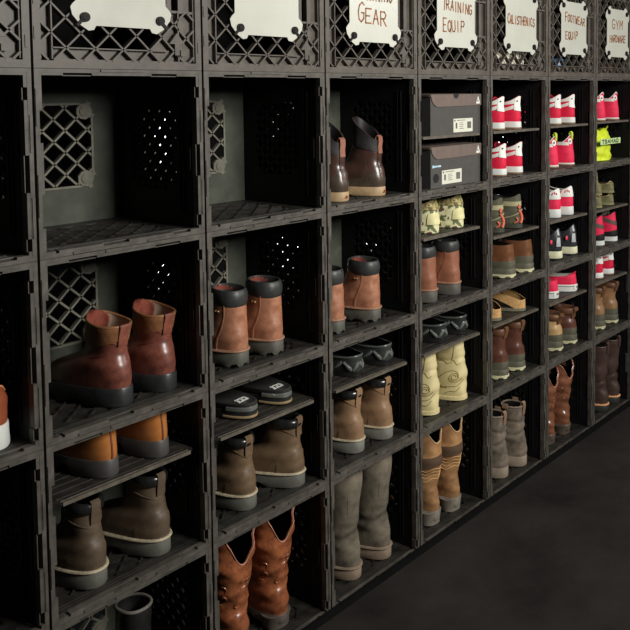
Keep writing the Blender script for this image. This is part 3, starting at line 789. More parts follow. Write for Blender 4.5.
L_TAU = mat('taupe_nubuck', (90, 76, 60), .5, .25, 30, .12, 60)
W_CR = mat('cream_welt', (176, 164, 138), .6, .2, 60, .3, 150)
S_GR = mat('grey_rubber_sole', (96, 96, 88), .6, .15, 50, .1)
res = ankle_boot('work_boot', .158, L_TAU, S_GR, .032, collar=M_GLOSSBLK, collar_r=.0075, welt=W_CR, tab=(L_TAU, .010, .036, .018), seed=11, front=.004, wr=.0016, heelcap=L_TAU, seam=False,
                 top=(.004, .100, .033, .033), toplow=.0)
link('ankle_fold_seam', res[1].patch(-180, 0, lambda a: .112 + .0002 * abs(a + 90), lambda a: .1138 + .0002 * abs(a + 90), .0014, 26, 1), L_TAU, res[0])
P(res, 0, 3, 0, .103, .240, 'taupe cream-welted work boots under the dress shoes', 'boot', yl=.038, yr=.036, rl=2, rr=5)

def tall_boot(name, H, leather, sole_m, sole_h=.03, welt=None, seed=1, wr=.0022, top=(-.002, .118, .045, .044), waist=(.012, .114, .034, .035), folds=None, rimm=None, loops=None, band=None, foot=None, heel=.035, lug=0, cap=None, wz=70, tilt=0, strap=None):
    z0 = sole_h
    st = boot_st(z0, H, top, waist=waist, heel=heel)
    last = Last(st, lambda a: H + tilt * sin(a), wr, seed, folds=folds, wz=wz)
    r = start(name)
    link('shaft_and_foot', last.upper(z0 - .002, 52, 46), leather, r); link('lining', last.lining(.07), M_BLACK, r)
    s = link('sole', last.sole(z0, .004, .0, lug, .005, .006, .010), sole_m, r)
    if welt: link('welt', last.rope(z0 + .0015, .006, .0040, 0, 360, .001, 60, 8), welt, r)
    if rimm: link('collar_rim', last.rope(lambda a: H + tilt * sin(a), .0032, .0036, 0, 360, -.0005, 60, 8), rimm, r)
    if cap: link('heel_counter', last.patch(-155, -25, z0 - .001, lambda a: z0 + .058 - .028 * abs((a + 90) / 65) ** 2, .0016, 20, 8), cap, r)
    if strap:
        link('ankle_strap', last.patch(-270, 90, .098, .114, .0026, 44, 3), strap, r)
    if loops:
        for sg in (-1, 1):
            bb = bmesh.new(); x = .0
            p0 = last.pt(0 if sg > 0 else PI, H)
            RR = []
            for k in range(9):
                a = PI * k / 8; cx, cz = p0.x + sg * (.0045 - .0035 * cos(a)) , H - .004 + .016 * sin(a)
                RR.append([bb.verts.new((cx, .050, cz)), bb.verts.new((cx, .070, cz)), bb.verts.new((cx + sg * .0018 * cos(a), .070, cz - .002)), bb.verts.new((cx + sg * .0018 * cos(a), .050, cz - .002))])
            for A, B in zip(RR, RR[1:]):
                for k in range(4): bb.faces.new((A[k], A[(k + 1) % 4], B[(k + 1) % 4], B[k]))
            bb.faces.new(RR[0]); bb.faces.new(RR[-1][::-1]); link('pull_loop', bb, loops, r)
        link('rear_pull_loop', loop_tab(last, H, .016, .030, .016), loops, r)
    return r, last
res = tall_boot('rubber_boot', .238, M_GLOSSBLK, M_BLACK, seed=5, wr=.0008, rimm=mat('grey_rim', (112, 108, 100), .5), top=(.004, .075, .030, .030), waist=(.006, .085, .030, .030))
place(res[0], 0, 4, 0, .205, .040, 0, 'black boot with a grey rim at the bottom under the taupe work boots', 'boot', 'pair: black boots with grey rims')

# column -1
res = low_shoe('leather_sneaker', .112, mat('orange_brown_leather', (150, 80, 52), .35, .2, 20, .1), M_WHSOLE, .042, side=.026, seed=8, st=low_st(.042, .112, .232, .0385, .043, (.004, .100, .030, .028)), rim=mat('tan_piping', (205, 140, 90), .5))
place(res[0], -1, 2, 0, .274, .030, 0, 'orange-brown leather shoe with a thick white sole at the left edge', 'shoe', 'leather sneakers')

# column 1
L_RUS = mat('rust_brown_leather', (138, 90, 66), .40, .25, 24, .12, 50, .6, rgb2=(190, 134, 104))
W_BR = mat('brown_welt', (150, 112, 88), .6, .2, 60, .2, 120)
S_OL = mat('olive_grey_sole', (84, 84, 76), .55, .15, 40, .1)
C_CH = mat('charcoal_collar', (52, 54, 52), .45, .2, 30, .2, 60)
LACE = mat('brown_lace', (110, 66, 48), .8)
def rust_boot(seed, H=.160):
    res = ankle_boot('work_boot', H, L_RUS, S_OL, .034, collar=C_CH, collar_r=.0065, collar_h=.020, welt=W_BR, seed=seed, front=.004, lug=1, wr=.0007, top=(.000, .102, .037, .037), waist=(.008, .106, .0325, .033), lace=LACE, lin=LIN_R, tng=False)
    bm = bmesh.new()
    for a in (-176, -168):
        p = res[1].pt(radians(a), H - .035, .002)
        v = bmesh.ops.create_uvsphere(bm, u_segments=10, v_segments=8, radius=.0036, matrix=Matrix.Translation(p))
    link('lace_hook', bm, mat('brass_eyelet', (150, 120, 80), .35, metal=.8), res[0])
    link('folded_tongue', res[1].patch(20, 160, lambda a: H - .03, lambda a: H + .012 - .010 * abs((a - 80) / 60) ** 2 + .002 * sin(a * .3), -.009, 24, 8), LIN_R, res[0])
    return res
P(rust_boot(21), 1, 2, 0, .110, .205, 'rust work boots with charcoal collars beside the reddish ankle boots', 'boot', yl=.040, yr=.040)
P(slide_sandal('slide_sandal'), 1, 3, 1, .137, .233, 'black slide sandals with a white logo on the footbed', 'sandal', yl=.040, yr=.042, rl=4, rr=2)
L_TB = mat('brown_grain_leather', (108, 88, 66), .46, .28, 30, .12, 60)
def tan_work(seed, L_=None, sole=None, tab=True):
    L_ = L_ or L_TB
    res = ankle_boot('work_boot', .158, L_, sole or S_GR, .032, collar=M_GLOSSBLK, collar_r=.0085, welt=W_CR, tab=((L_, .010, .036, .019) if tab else None), seed=seed, front=.004, wr=.0016, seam=False, heelcap=L_,
                     top=(.003, .100, .034, .034))
    link('ankle_fold_seam', res[1].patch(-185, 5, lambda a: .116 + .00035 * abs(a + 90), lambda a: .118 + .00035 * abs(a + 90), .0016, 28, 1), L_, res[0])
    return res
P(tan_work(31), 1, 3, 0, .114, .268, 'brown work boots with black collars under the black slides', 'boot', yl=.038, yr=.030, rl=0, rr=13)
L_WO = mat('orange_brown_western_leather', (106, 58, 38), .26, .35, 30, .35, 50, .6, coat=.2, rgb2=(178, 108, 68))
PIP = mat('pale_piping', (188, 130, 108), .5)
res = western_boot('western_boot', .292, L_WO, M_BLACK, seed=4, wr=.0042, dip=.078, piping=PIP, heel_m=mat('grey_stacked_heel', (92, 84, 76), .5), foot_leather=L_WO, embossed=7, top=(-.006, .115, .050, .050))
P(res, 1, 4, 0, .104, .208, 'glossy orange-brown western boots with deep scalloped tops', 'boot', yl=.040, yr=.040, rl=-4, rr=-6)

# column 2
L_DK = mat('dark_brown_rubber_leather', (74, 52, 44), .32, .35, 16, .12, 30, .6, coat=.15)
RUB = mat('olive_brown_rubber', (74, 64, 54), .28, .3, 20, .1, 30, .6)
S_TAN = mat('tan_gum_sole', (170, 144, 108), .6, .15, 40, .15, 80)
res = ankle_boot('duck_boot', .146, L_DK, S_TAN, .024, seed=9, front=.062, wr=.0014, seam=False, heelcap=RUB, foxing=RUB, strip=L_DK, tab=(mat('tab_leather', (138, 92, 74), .5), .014, .034, .018), top=(.006, .098, .033, .033), lin=M_BLACK, tng=False)
link('neoprene_cuff', res[1].patch(-270, 90, lambda a: .128 + .012 * sin(radians(a)), lambda a: res[1].zt(radians(a)) + .001, .0018, 44, 6), mat('black_neoprene', (36, 35, 34), .7, .2, 60, .2, 120), res[0])
bm = bmesh.new(); p = res[1].pt(-PI / 2, .012, .0062)
prism(bm, [(-.005, 0), (.005, 0), (.0, .008)], p.y - .0012, p.y, lambda u, v, d: (u, d, v + .008)); link('sole_emblem', bm, mat('rust_emblem', (150, 60, 40)), res[0])
P(res, 2, 1, 0, .092, .218, 'dark brown rubber duck boots with tan gum soles', 'boot', yl=.040, yr=.040, rl=2, rr=10)
P(rust_boot(22, .150), 2, 2, 0, .085, .186, 'russet work boots with charcoal collars below the duck boots', 'boot', yl=.040, yr=.040)
P(clog('rubber_clog', 3), 2, 3, 1, .116, .218, 'grey rubber clogs above the tan-brown work boots', 'clog', yl=.036, yr=.034)
L_TN = mat('tan_grain_leather', (142, 112, 84), .46, .22, 24, .25, 60)
P(tan_work(33, L_TN, mat('pale_grey_sole', (118, 118, 110), .6)), 2, 3, 0, .118, .220, 'tan-brown work boots under the grey rubber clogs', 'boot', yl=.042, yr=.038)
L_GY = mat('dusty_grey_suede', (72, 68, 60), .85, .28, 13, .12, 70, .2, rgb2=(138, 128, 110))
S_DT = mat('dusty_tan_sole', (136, 118, 100), .8, .2, 30, .15)
res = tall_boot('tall_boot', .300, L_GY, S_DT, .030, welt=mat('dusty_welt', (132, 114, 94), .85, .2, 60), seed=6, wr=.0016, top=(.000, .108, .046, .046), waist=(.016, .112, .038, .038), folds=[(.112, .010, .004), (.135, .008, .002)], heel=.037, wz=45)
link('sewn_patch', res[1].patch(-120, -72, .175, .228, .0010, 10, 8), L_GY, res[0])
P(res, 2, 4, 0, .096, .216, 'tall dusty grey boots standing on the bottom', 'boot', yl=.040, yr=.040, rl=0, rr=3)

# column 3 : shoe boxes
def shoe_box(row_z, label, upper):
    r = empty('shoe_box', (3 * W + .196, .022, row_z)); tag(r, label, 'shoe box', 'dark shoe boxes')
    B1 = mat('charcoal_cardboard', (70, 67, 64), .7, .12, 40, .1, 200); B2 = mat('brown_grey_cardboard', (104, 90, 82), .65, .12, 40, .1, 200)
    Hh = .118; w = .117
    bm = bmesh.new(); box(bm, -w, w, 0, .232, 0, Hh - .004); link('carton', bm, B1, r, False)
    bm = bmesh.new(); mp = lambda u, v, d: (u, d, v)
    P_ = [(-w - .002, Hh)] + [(-w + .034 * (1 - cos(t)), Hh - .036 * sin(t)) for t in [i * PI / 2 / 8 for i in range(1, 9)]] + [(w + .002, Hh - .034), (w + .002, Hh)]
    prism(bm, P_[::-1], -.003, 0, mp); box(bm, -w - .003, w + .003, 0, .234, Hh - .006, Hh); box(bm, w, w + .003, 0, .234, Hh - .034, Hh)
    ld = link('lid', bm, B2, r, False)
    bm = bmesh.new(); prism(bm, [(w - .024, Hh - .029), (w - .004, Hh - .029), (w - .014, Hh - .006)], -.0036, -.003, mp); link('triangle_logo', bm, M_WHITE, ld, False)
    bm = bmesh.new()
    prism(bm, [(w - .0195, Hh - .024), (w - .0135, Hh - .024), (w - .0165, Hh - .016)], -.004, -.0036, mp)
    bar2(bm, (w - .016, Hh - .014), (w - .009, Hh - .027), .0012, -.004, -.0036, mp); link('logo_stripe', bm, B2, ld, False)
    lx = .022 if upper else -.032; lz = .006 if upper else .008
    if upper:
        bm = bmesh.new(); prism(bm, [(-.004 + .013 * cos(t), Hh - .013 * sin(t)) for t in [i * PI / 10 for i in range(11)]], -.0034, -.0028, mp); link('thumb_notch', bm, M_BLACK, ld, False)
    else:
        bm = bmesh.new(); prism(bm, disc(-.094, .028, .013, 20), -.0006, .001, mp); link('finger_hole', bm, M_BLACK, r, False)
        bm = bmesh.new(); box(bm, -.110, -.104, -.0008, 0, .058, .066); box(bm, -.104, -.072, -.0008, 0, .0595, .0645); link('pale_sticker', bm, mat('pale_blue_tag', (176, 208, 220), .5), r, False)
    bm = bmesh.new(); box(bm, lx - .036, lx + .056, -.0012, 0, lz, lz + .040); lb = link('price_label', bm, mat('label_paper', (206, 206, 190), .6, .04), r, False)
    bm = bmesh.new(); x = lx + .030
    for k in range(9):
        ww = (.0010, .0016, .0008)[k % 3]; box(bm, x, x + ww, -.0018, -.0012, lz + .010, lz + .030); x += ww + .0010
    for k, (a, b2) in enumerate(((-.020, -.002), (.0, .020))): box(bm, lx + a, lx + b2, -.0018, -.0012, lz + .034, lz + .036)
    for k in range(4): box(bm, lx - .008, lx + .012 - .004 * (k % 2), -.0018, -.0012, lz + .010 + k * .0055, lz + .0115 + k * .0055)
    box(bm, lx - .026, lx - .019, -.0018, -.0012, lz + .011, lz + .028); box(bm, lx - .032, lx - .027, -.0018, -.0012, lz + .032, lz + .037)
    link('printed_barcode', bm, mat('label_print', (92, 88, 84), .6), lb, False)
shoe_box(3 * W + .160 + .0013, 'upper of two dark shoe boxes, with a thumb notch in its lid', True)
shoe_box(3 * W + .0117, 'lower of two dark shoe boxes, with a round finger hole', False)

CAM1 = camo_mat('pale_camouflage', [(98, 108, 70), (208, 204, 158), (222, 218, 174), (104, 78, 62)], 40)
CAM2 = camo_mat('tan_camouflage', [(110, 96, 60), (150, 136, 88), (186, 172, 118), (92, 78, 48)], 70)
CRM = mat('pale_cream_rubber', (220, 214, 160), .55, .1, 30, .1)
res = low_shoe('camouflage_shoe', .096, CAM1, CAM1, .020, side=.010, seed=12, wr=.0012, sole_ex=.001, st=low_st(.020, .096, .232, .036, .046, (.014, .108, .027, .027)))
link('camo_cuff', res[1].patch(-270, 90, .068, lambda a: res[1].zt(radians(a)), .0022, 44, 5), CAM2, res[0])
link('camo_heel_wrap', res[1].patch(-128, -60, .026, .056, .0026, 14, 6), CRM, res[0])
link('heel_loop', loop_tab(res[1], .096, .006, .024, .006), mat('olive_loop', (140, 140, 70), .6), res[0])
P(res, 3, 2, 1, .094, .205, 'pale camouflage shoes with cream heels', 'shoe', yl=.040, yr=.042, rl=4, rr=6)
L_RS = mat('russet_leather', (146, 94, 70), .46, .2, 22, .22, 50)
S_CR = mat('charcoal_sole', (86, 82, 76), .6)
res = ankle_boot('work_boot', .150, L_RS, S_CR, .034, collar=C_CH, collar_r=.006, collar_h=.018, welt=W_BR, seed=41, front=.002, wr=.0007, top=(.002, .100, .036, .036), waist=(.007, .106, .032, .032))
P(res, 3, 2, 0, .094, .192, 'russet work boots with charcoal collars below camouflage shoes', 'boot', yl=.040, yr=.040)
BC = clog('rubber_clog', 7)
for ch in kids(BC[0]):
    if ch.name.startswith('clog_body'): ch.data.materials[0] = mat('black_clog_rubber', (44, 48, 46), .25, .2)
link('toe_strap_highlight', BC[1].patch(20, 160, .046, .062, .004, 16, 4), mat('toe_highlight_silver', (150, 152, 148), .25, .2), BC[0])  # silver colour stands for the highlight on the glossy clog upper
bm = bmesh.new(); box(bm, -.034, .034, .118, .160, .054, .066); bmesh.ops.bevel(bm, geom=bm.edges[:], offset=.004, segments=2, affect='EDGES'); link('instep_highlight', bm, mat('toe_highlight_silver', (150, 152, 148)), BC[0])  # same painted highlight, carried over the instep
P(BC, 3, 3, 1, .126, .234, 'black rubber clogs with painted toe highlights above the cream boots', 'clog', yl=.038, yr=.040)
L_CM = mat('cream_soft_leather', (214, 200, 148), .6, .12, 14, .2, 40)
L_CM2 = mat('ochre_stitching', (140, 120, 66), .7, .1)
res = tall_boot('tall_boot', .196, L_CM, L_CM, .012, seed=14, wr=.0030, top=(.016, .096, .030, .031), waist=(.004, .118, .036, .037), heel=.039, folds=[(.125, .006, .003)])
def scroll(last, a0, z0, sc, m, root, turns=4.5):
    pts = []
    for i in range(26):
        t_ = i / 25 * turns; rr = sc * (.28 + .72 * t_ / turns); pts.append(last.pt(radians(a0) + rr * cos(t_) / .040, z0 + rr * sin(t_) * 1.0, .0006))
    link('swirl_stitching', tube(pts, .0011), m, root)
scroll(res[1], -138, .074, .036, L_CM2, res[0]); scroll(res[1], -134, .076, .020, L_CM2, res[0], 6); scroll(res[1], -136, .075, .011, L_CM2, res[0], 6.2)
for (a0, z0_, a1, z1_) in ((-128, .196, -150, .122), (-150, .122, -112, .112), (-175, .030, -95, .060), (-150, .020, -112, .040), (-196, .118, -150, .116)):
    pts = [res[1].pt(radians(a0 + (a1 - a0) * i / 12), z0_ + (z1_ - z0_) * i / 12 + .004 * sin(i * .6), .0006) for i in range(13)]
    link('curved_seam', tube(pts, .0010), L_CM2, res[0])
P(res, 3, 3, 0, .100, .218, 'cream leather boots with swirl stitching', 'boot', yl=.038, yr=.040, rl=0, rr=2)
L_TW = mat('tan_western_suede', (126, 90, 58), .65, .25, 16, .2, 50, .3, rgb2=(186, 142, 96))
res = western_boot('western_boot', .292, L_TW, WOOD, seed=17, wr=.0020, dip=.045, piping=mat('cream_piping', (206, 176, 130), .6), band=mat('dark_woven_band', (86, 66, 48), .8, .2, 200), stitch=mat('cream_stitch', (206, 166, 110), .7), heel_h=.042, heel_m=WOOD, top=(.004, .108, .042, .042))
P(res, 3, 4, 0, .098, .180, 'tan western boots with a dark band and stitched rows', 'boot', yl=.036, yr=.036, rl=-4, rr=-6)

# column 4
GUM = mat('brown_gum', (120, 92, 60), .6)
def badge_dot(x=.0, z=.088, r=.0045, m=None, a=-80):
    def f(root, last):
        bm = bmesh.new(); p = last.pt(radians(a), z, .0045)
        bmesh.ops.create_uvsphere(bm, u_segments=10, v_segments=6, radius=r, matrix=Matrix.Translation(p) @ Matrix.Diagonal((1, .35, .8, 1))); link('heel_emblem', bm, m or M_DINK, root)
    return f
def flap_sneaker(seed, H=.106, sole=M_WHSOLE):
    res = low_shoe('sneaker', H, M_RED, sole, .024, side=.020, front=-.004, seed=seed, flap=M_WHITE, outs=GUM, rim=M_RED, side_patch=(M_WHITE, lambda a: H - .056 + .0003 * (a + 180), lambda a: H - .044 + .0003 * (a + 180)), badge=badge_dot(0, H - .014, .0035, M_DINK, -106), lin=mat('dark_red_lining', (120, 14, 36), .8))
    link('heel_tab', res[1].patch(-172, -78, lambda a: H - .028 + .00010 * (a + 172), lambda a: res[1].zt(radians(a)) + .002, .0022, 12, 6), M_WHITE, res[0])
    return res
P(flap_sneaker(51), 4, 1, 1, .106, .189, 'crimson white-flapped sneakers beside the upper shoe box', 'sneaker', yl=.042, yr=.042)
P(flap_sneaker(52, .104), 4, 1, 0, .110, .198, 'crimson white-flapped sneakers beside the lower shoe box', 'sneaker', yl=.040, yr=.040)
OLV = mat('dark_olive_fabric', (84, 84, 66), .8, .25, 50, .2, 120); BGE = mat('beige_band', (168, 162, 124), .7, .12)
ORG = mat('coral_orange_rubber', (222, 112, 84), .5, .15)
res = low_shoe('hiking_sandal', .112, OLV, mat('dark_green_sole', (56, 58, 46), .7), .016, side=.012, seed=16, wr=.001, stripe=(BGE, lambda a: .074 + .0000 * a, lambda a: .089), st=low_st(.016, .112, .232, .032, .042, (.008, .110, .027, .028)))
for a0, a1, z0_, z1_, w in ((-98, -106, .018, .062, .0052), (-122, -118, .018, .036, .0026), (-110, -108, .068, .076, .0045)):
    pts = [res[1].pt(radians(a0 + (a1 - a0) * i / 8 + 10 * sin(PI * i / 8)), z0_ + (z1_ - z0_) * i / 8, .003) for i in range(9)]
    link('orange_loop', tube(pts, w), ORG, res[0])
pts = [res[1].pt(radians(-160 + 10 * i), .030 + .004 * i, .002) for i in range(9)]
link('beige_cord', tube(pts, .002), BGE, res[0])
P(res, 4, 2, 1, .100, .196, 'olive hiking sandals with orange heel loops', 'sandal', yl=.040, yr=.040, rl=2, rr=4)
GRN = mat('green_grey_rubber', (90, 88, 72), .6, .2, 40, .15); L_BR = mat('brown_polished_leather', (116, 76, 50), .3, .25, 20, .15, 40)
CRL = mat('cream_cleated_sole', (204, 200, 160), .6, .1, 40)
def fox_boot(name, H, leather, seed, H0=.030, **kw):
    kw.setdefault('sole_ex', .0055); res = ankle_boot(name, H, leather, GRN, H0, foxing=GRN, seed=seed, front=.004, wr=.0012, seam=False, cleat=CRL, **kw); return res
res = fox_boot('low_boot', .108, L_BR, 61, toplow=.006, tng=False, top=(.004, .112, .034, .036), waist=(.008, .122, .031, .034))
P(res, 4, 2, 0, .130, .246, 'low brown shoes with green foxing under the olive sandals', 'shoe', yl=.024, yr=.020)
P(mule('slingback_sandal'), 4, 3, 1, .085, .225, 'tan slingback sandals with dark footbeds', 'sandal', yl=.036, yr=.036, rl=0, rr=12)
L_MR = mat('maroon_brown_leather', (98, 62, 50), .33, .28, 18, .25, 40); L_CO = mat('dark_tan_collar', (104, 70, 48), .5)
res = fox_boot('hiking_boot', .160, L_MR, 62, toplow=.004, collar=L_CO, collar_r=.005, tab=(L_CO, .010, .026, .018), heelcap=L_MR, top=(-.004, .100, .035, .033))
P(res, 4, 3, 0, .116, .208, 'maroon brown boots with green foxing below the tan slingbacks', 'boot', yl=.040, yr=.040)
L_DG = mat('dusty_grey_leather', (84, 76, 68), .8, .3, 16, .2, 50, .25, rgb2=(150, 136, 118))
res = tall_boot('pull_on_boot', .205, L_DG, mat('dusty_pale_sole', (148, 134, 116), .85, .15, 30, .15), .034, seed=19, wr=.0030, top=(.010, .092, .030, .030), waist=(.010, .106, .037, .036), folds=[(.115, .007, .004), (.15, .006, .003)], loops=mat('worn_loop', (134, 108, 84), .8), rimm=L_DG, cap=L_DG, heel=.037)
P(res, 4, 4, 0, .114, .216, 'dusty grey pull-on boots with pull loops', 'boot', yl=.040, yr=.036, rl=0, rr=4)

# column 5
P(flap_sneaker(53), 5, 1, 1, .120, .212, 'crimson white-flapped sneakers above the lime-tabbed red ones', 'sneaker', yl=.042, yr=.042)
def oval_badge(root, last):
    bm = bmesh.new(); z = .088
    for a in (-74,):
        link('heel_badge', last.patch(-122, -94, lambda t: z - .010 + .008 * abs((t + 108) / 14) ** 2, lambda t: z + .012 - .006 * abs((t + 108) / 14) ** 2, .0026, 8, 5), M_WHITE, root)
        p = last.pt(radians(-108), z + .001, .0035); bmesh.ops.create_uvsphere(bm, u_segments=8, v_segments=6, radius=.0035, matrix=Matrix.Translation(p) @ Matrix.Diagonal((1, .4, 1.3, 1)))
    link('badge_mark', bm, M_DINK, root)
def round_sneaker(seed, H, yellow=False):
    res = low_shoe('sneaker', H, M_REDL, M_WHSOLE, .010, side=.030, front=-.010, seed=seed, rim=M_WHITE, badge=oval_badge, st=low_st(.010, H, .232, .036, .043, (.010, .108, .028, .028)),
                   side_patch=(M_WHITE, lambda a: .074, lambda a: .086), outs=GUM)
    if yellow: link('pull_tab', loop_tab(res[1], H, .012, .016, .012), mat('lime_tab', (196, 214, 60), .6), res[0])
    return res
P(round_sneaker(71, .112, True), 5, 1, 0, .104, .190, 'rounded red sneakers with thin white soles and a lime tab', 'sneaker', yl=.040, yr=.040)
res = low_shoe('sneaker', .102, M_REDL, M_WHSOLE, .030, side=.014, seed=72, st=low_st(.030, .102, .232, .034, .042, (.008, .105, .025, .026)), rim=M_WHITE)
link('white_heel_piece', res[1].patch(-150, -30, .066, lambda a: res[1].zt(radians(a)) + .001, .0020, 18, 6), M_WHITE, res[0])
bm = bmesh.new()
for da, dz, tl in ((-9, 0, .5), (0, .003, 0), (9, 0, -.5)):
    p = res[1].pt(radians(-122 + da * 1.2), .086 + dz, .0034)
    bmesh.ops.create_uvsphere(bm, u_segments=8, v_segments=6, radius=.0042, matrix=Matrix.Translation(p) @ Matrix.Rotation(tl, 4, 'Y') @ Matrix.Diagonal((.55, .3, 1.35, 1)))
link('three_leaf_emblem', bm, M_RED, res[0])
P(res, 5, 2, 1, .116, .192, 'red sneakers with white heel pieces and a three-leaf emblem', 'sneaker', yl=.040, yr=.038)
BLKR = mat('black_runner_mesh', (46, 48, 52), .45, .25, 60, .15, 160)
res = low_shoe('running_shoe', .112, BLKR, M_CREAMW, .030, side=.026, seed=73, outs=M_BLACK, st=low_st(.030, .112, .232, .036, .043, (.012, .104, .024, .026)))
link('silver_panel', res[1].patch(-116, -96, .048, .080, .0022, 8, 5), mat('pale_reflective', (190, 196, 196), .3), res[0])
link('silver_panel', res[1].patch(-112, -98, .088, lambda a: res[1].zt(radians(a)), .0022, 6, 4), mat('pale_reflective', (190, 196, 196)), res[0])
link('heel_clip', res[1].patch(-120, -44, .046, .078, .0015, 12, 6), M_GLOSSBLK, res[0])
bm = bmesh.new(); p = res[1].pt(radians(-136), .064, .003); bmesh.ops.create_uvsphere(bm, u_segments=12, v_segments=8, radius=.0085, matrix=Matrix.Translation(p) @ Matrix.Diagonal((1, .3, 1, 1))); link('red_dot_emblem', bm, mat('coral_red', (226, 60, 84), .5), res[0])
P(res, 5, 2, 0, .124, .222, 'black running shoes with cream soles and a red dot', 'running shoe', yl=.042, yr=.040)
res = low_shoe('canvas_shoe', .072, M_REDL, M_WHSOLE, .026, side=.018, front=.0, seed=74, st=low_st(.026, .072, .232, .035, .043, (.002, .110, .032, .031)), lin=M_WHITE)
link('black_pinstripe', res[1].rope(.020, .0010, .0010, 0, 360, .0042, 60, 5), M_DINK, res[0])
link('rubber_heel_plate', res[1].patch(-108, -72, .008, .024, .0055, 8, 3), M_WHITE, res[0]); link('plate_print', res[1].patch(-98, -82, .012, .020, .0062, 6, 2), M_GREY, res[0])
P(res, 5, 3, 1, .102, .228, 'low red canvas shoes with thick white soles', 'shoe', yl=.038, yr=.036, rl=0, rr=13)
L_YT = mat('yellow_tan_leather', (188, 154, 104), .42, .2, 18, .25, 40)
def two(res, c, row, xl, xr, d1, d2, m2, **kw):
    xl, xr = POS[(c, row, 0)]; a = res[0]; place(a, c, row, 0, xl, kw.get('yl', .04), 0, d1, 'boot'); o = copy_tree(a)
    for ch in kids(o):
        if ch.name.startswith(('upper', 'heel_counter')):
            ch.data = ch.data.copy(); ch.data.materials[0] = m2
    place(o, c, row, 0, xr, kw.get('yr', .04), kw.get('rr', 0), d2, 'boot')
res = fox_boot('hiking_boot', .126, L_YT, 63, H0=.034, collar=L_CO, collar_r=.006, tab=(L_CO, .008, .03, .026), heelcap=L_YT, top=(-.006, .100, .036, .034), lin=M_BLACK)
two(res, 5, 3, .142, .262, 'yellow-tan boot with green foxing below the red canvas shoes', 'brown boot with green foxing, right of the yellow-tan one', L_MR)
L_CH = mat('chestnut_western_leather', (128, 82, 58), .28, .25, 16, .3, 36, .5, coat=.2)
res = western_boot('western_boot', .270, L_CH, M_BLACK, seed=27, wr=.0036, dip=.060, piping=PIP, heel_m=mat('dark_stacked_heel', (88, 78, 68), .4), embossed=4, top=(-.004, .118, .046, .046))
P(res, 5, 4, 0, .104, .196, 'chestnut western boots with scalloped tops', 'boot', yl=.040, yr=.040, rl=-4, rr=-4)

# column 6
P(round_sneaker(75, .110), 6, 1, 1, .118, .212, 'rounded red sneakers with white trim above the neon bag', 'sneaker', yl=.040, yr=.040)
NEO = mat('neon_yellow_fabric', (206, 222, 36), .6, .16, 30, .35, 40)
r = empty('drawstring_bag', (6 * W + .172, .030, 3 * W + .0117)); tag(r, 'lumpy neon yellow drawstring bag with dark letters', 'bag')
bm = bmesh.new(); R = []; N_ = 40
for j in range(17):
    q = j / 16; z = .112 * q; w = .086 * (1 - .28 * q ** 1.5) * (1 if q < .92 else 1 - (q - .92) * 7); d = .045 * (1 - .5 * q ** 2) * (1 if q < .92 else 1 - (q - .92) * 7)
    ring = []
    for i in range(N_):
        a = 2 * PI * i / N_; l = 1 + .07 * sin(3 * a + q * 4) + .05 * sin(7 * a - q * 9) + .05 * sin(q * 22 + 2 * a)
        zz = z + (.012 * abs(cos(a)) * q ** 3 if q > .5 else 0)
        ring.append(bm.verts.new((w * l * cos(a), .055 + d * l * sin(a), zz)))
    R.append(ring)
for A, B in zip(R, R[1:]):
    for i in range(N_): bm.faces.new((A[i], A[(i + 1) % N_], B[(i + 1) % N_], B[i]))
bm.faces.new(R[0][::-1]); bm.faces.new(R[-1]); link('bag_body', bm, NEO, r)
link('drawstring', tube([(.02, .05, .108), (.03, .045, .122), (.045, .045, .116), (.058, .045, .125), (.064, .045, .130)], .004), NEO, r)
bm = bmesh.new(); mp = lambda u, v, d: (u, d, v); box(bm, -.086, .080, -.006, -.004, .064, .086); st_ = link('text_strip', bm, mat('pale_mint_strip', (190, 216, 150), .6), r, False)
bm = bmesh.new(); lettering(bm, 'TSAHAO', -.003, .075, .140, .014, mp, -.0068, -.006, .0035, 3, 0, 1); link('lettering', bm, mat('dark_navy_print', (22, 30, 30), .6), st_, False)

OLM = mat('olive_soft_leather', (116, 112, 76), .6, .22, 30, .3, 60)
res = low_shoe('moccasin', .044, OLM, mat('olive_sole', (128, 124, 84), .7), .010, side=.012, seed=81, wr=.0014, st=low_st(.010, .044, .225, .030, .042, (.016, .11, .022, .025)), rim=mat('tan_rim', (170, 150, 104), .6))
g = 'olive moccasins piled on the upper shelf at the right edge'
zs = (4 - 2) * W + SHW[(6, 2)] + .0013
for k, (x, y, z, rz, lb) in enumerate(((.126, .040, 0, 0, 'olive moccasin lying lower left in the pile at the right edge'), (.226, .040, 0, 4, 'olive moccasin lying lower right in the pile at the right edge'),
                                   (.122, .040, .0490, -2, 'olive moccasin on top of the lower left one'), (.226, .040, .0490, 3, 'olive moccasin on top of the lower right one'), (.110, .052, .0985, -8, 'olive moccasin on the very top of the pile at the right edge'))):
    o = res[0] if k == 0 else copy_tree(res[0]); o.location = (6 * W + x, y, zs + z); o.rotation_euler = (0, 0, radians(rz)); tag(o, lb, 'shoe', g)
res = low_shoe('trainer', .118, M_REDL, M_WHSOLE, .020, side=.016, seed=82, foxing=M_BLACK, stripe=(mat('dark_grey_band', (92, 74, 70), .6), lambda a: .064 - .0002 * (a + 90), lambda a: .080 - .0002 * (a + 90)), lin=M_BLACK, st=low_st(.020, .118, .232, .035, .043, (.010, .104, .026, .027)), rim=M_BLACK)
P(res, 6, 2, 0, .118, .200, 'red trainers with black foxing and a dark heel band', 'trainer', yl=.040, yr=.040)
bm = bmesh.new(); box(bm, 0, .060, 0, .0025, -.058, 0); o = empty('cardboard_tag', (6 * W + .245, .100, (4 - 2) * W + SHW[(6, 2)] - .0037)); link('tag_card', bm, mat('grey_card', (112, 104, 92), .7), o, False)
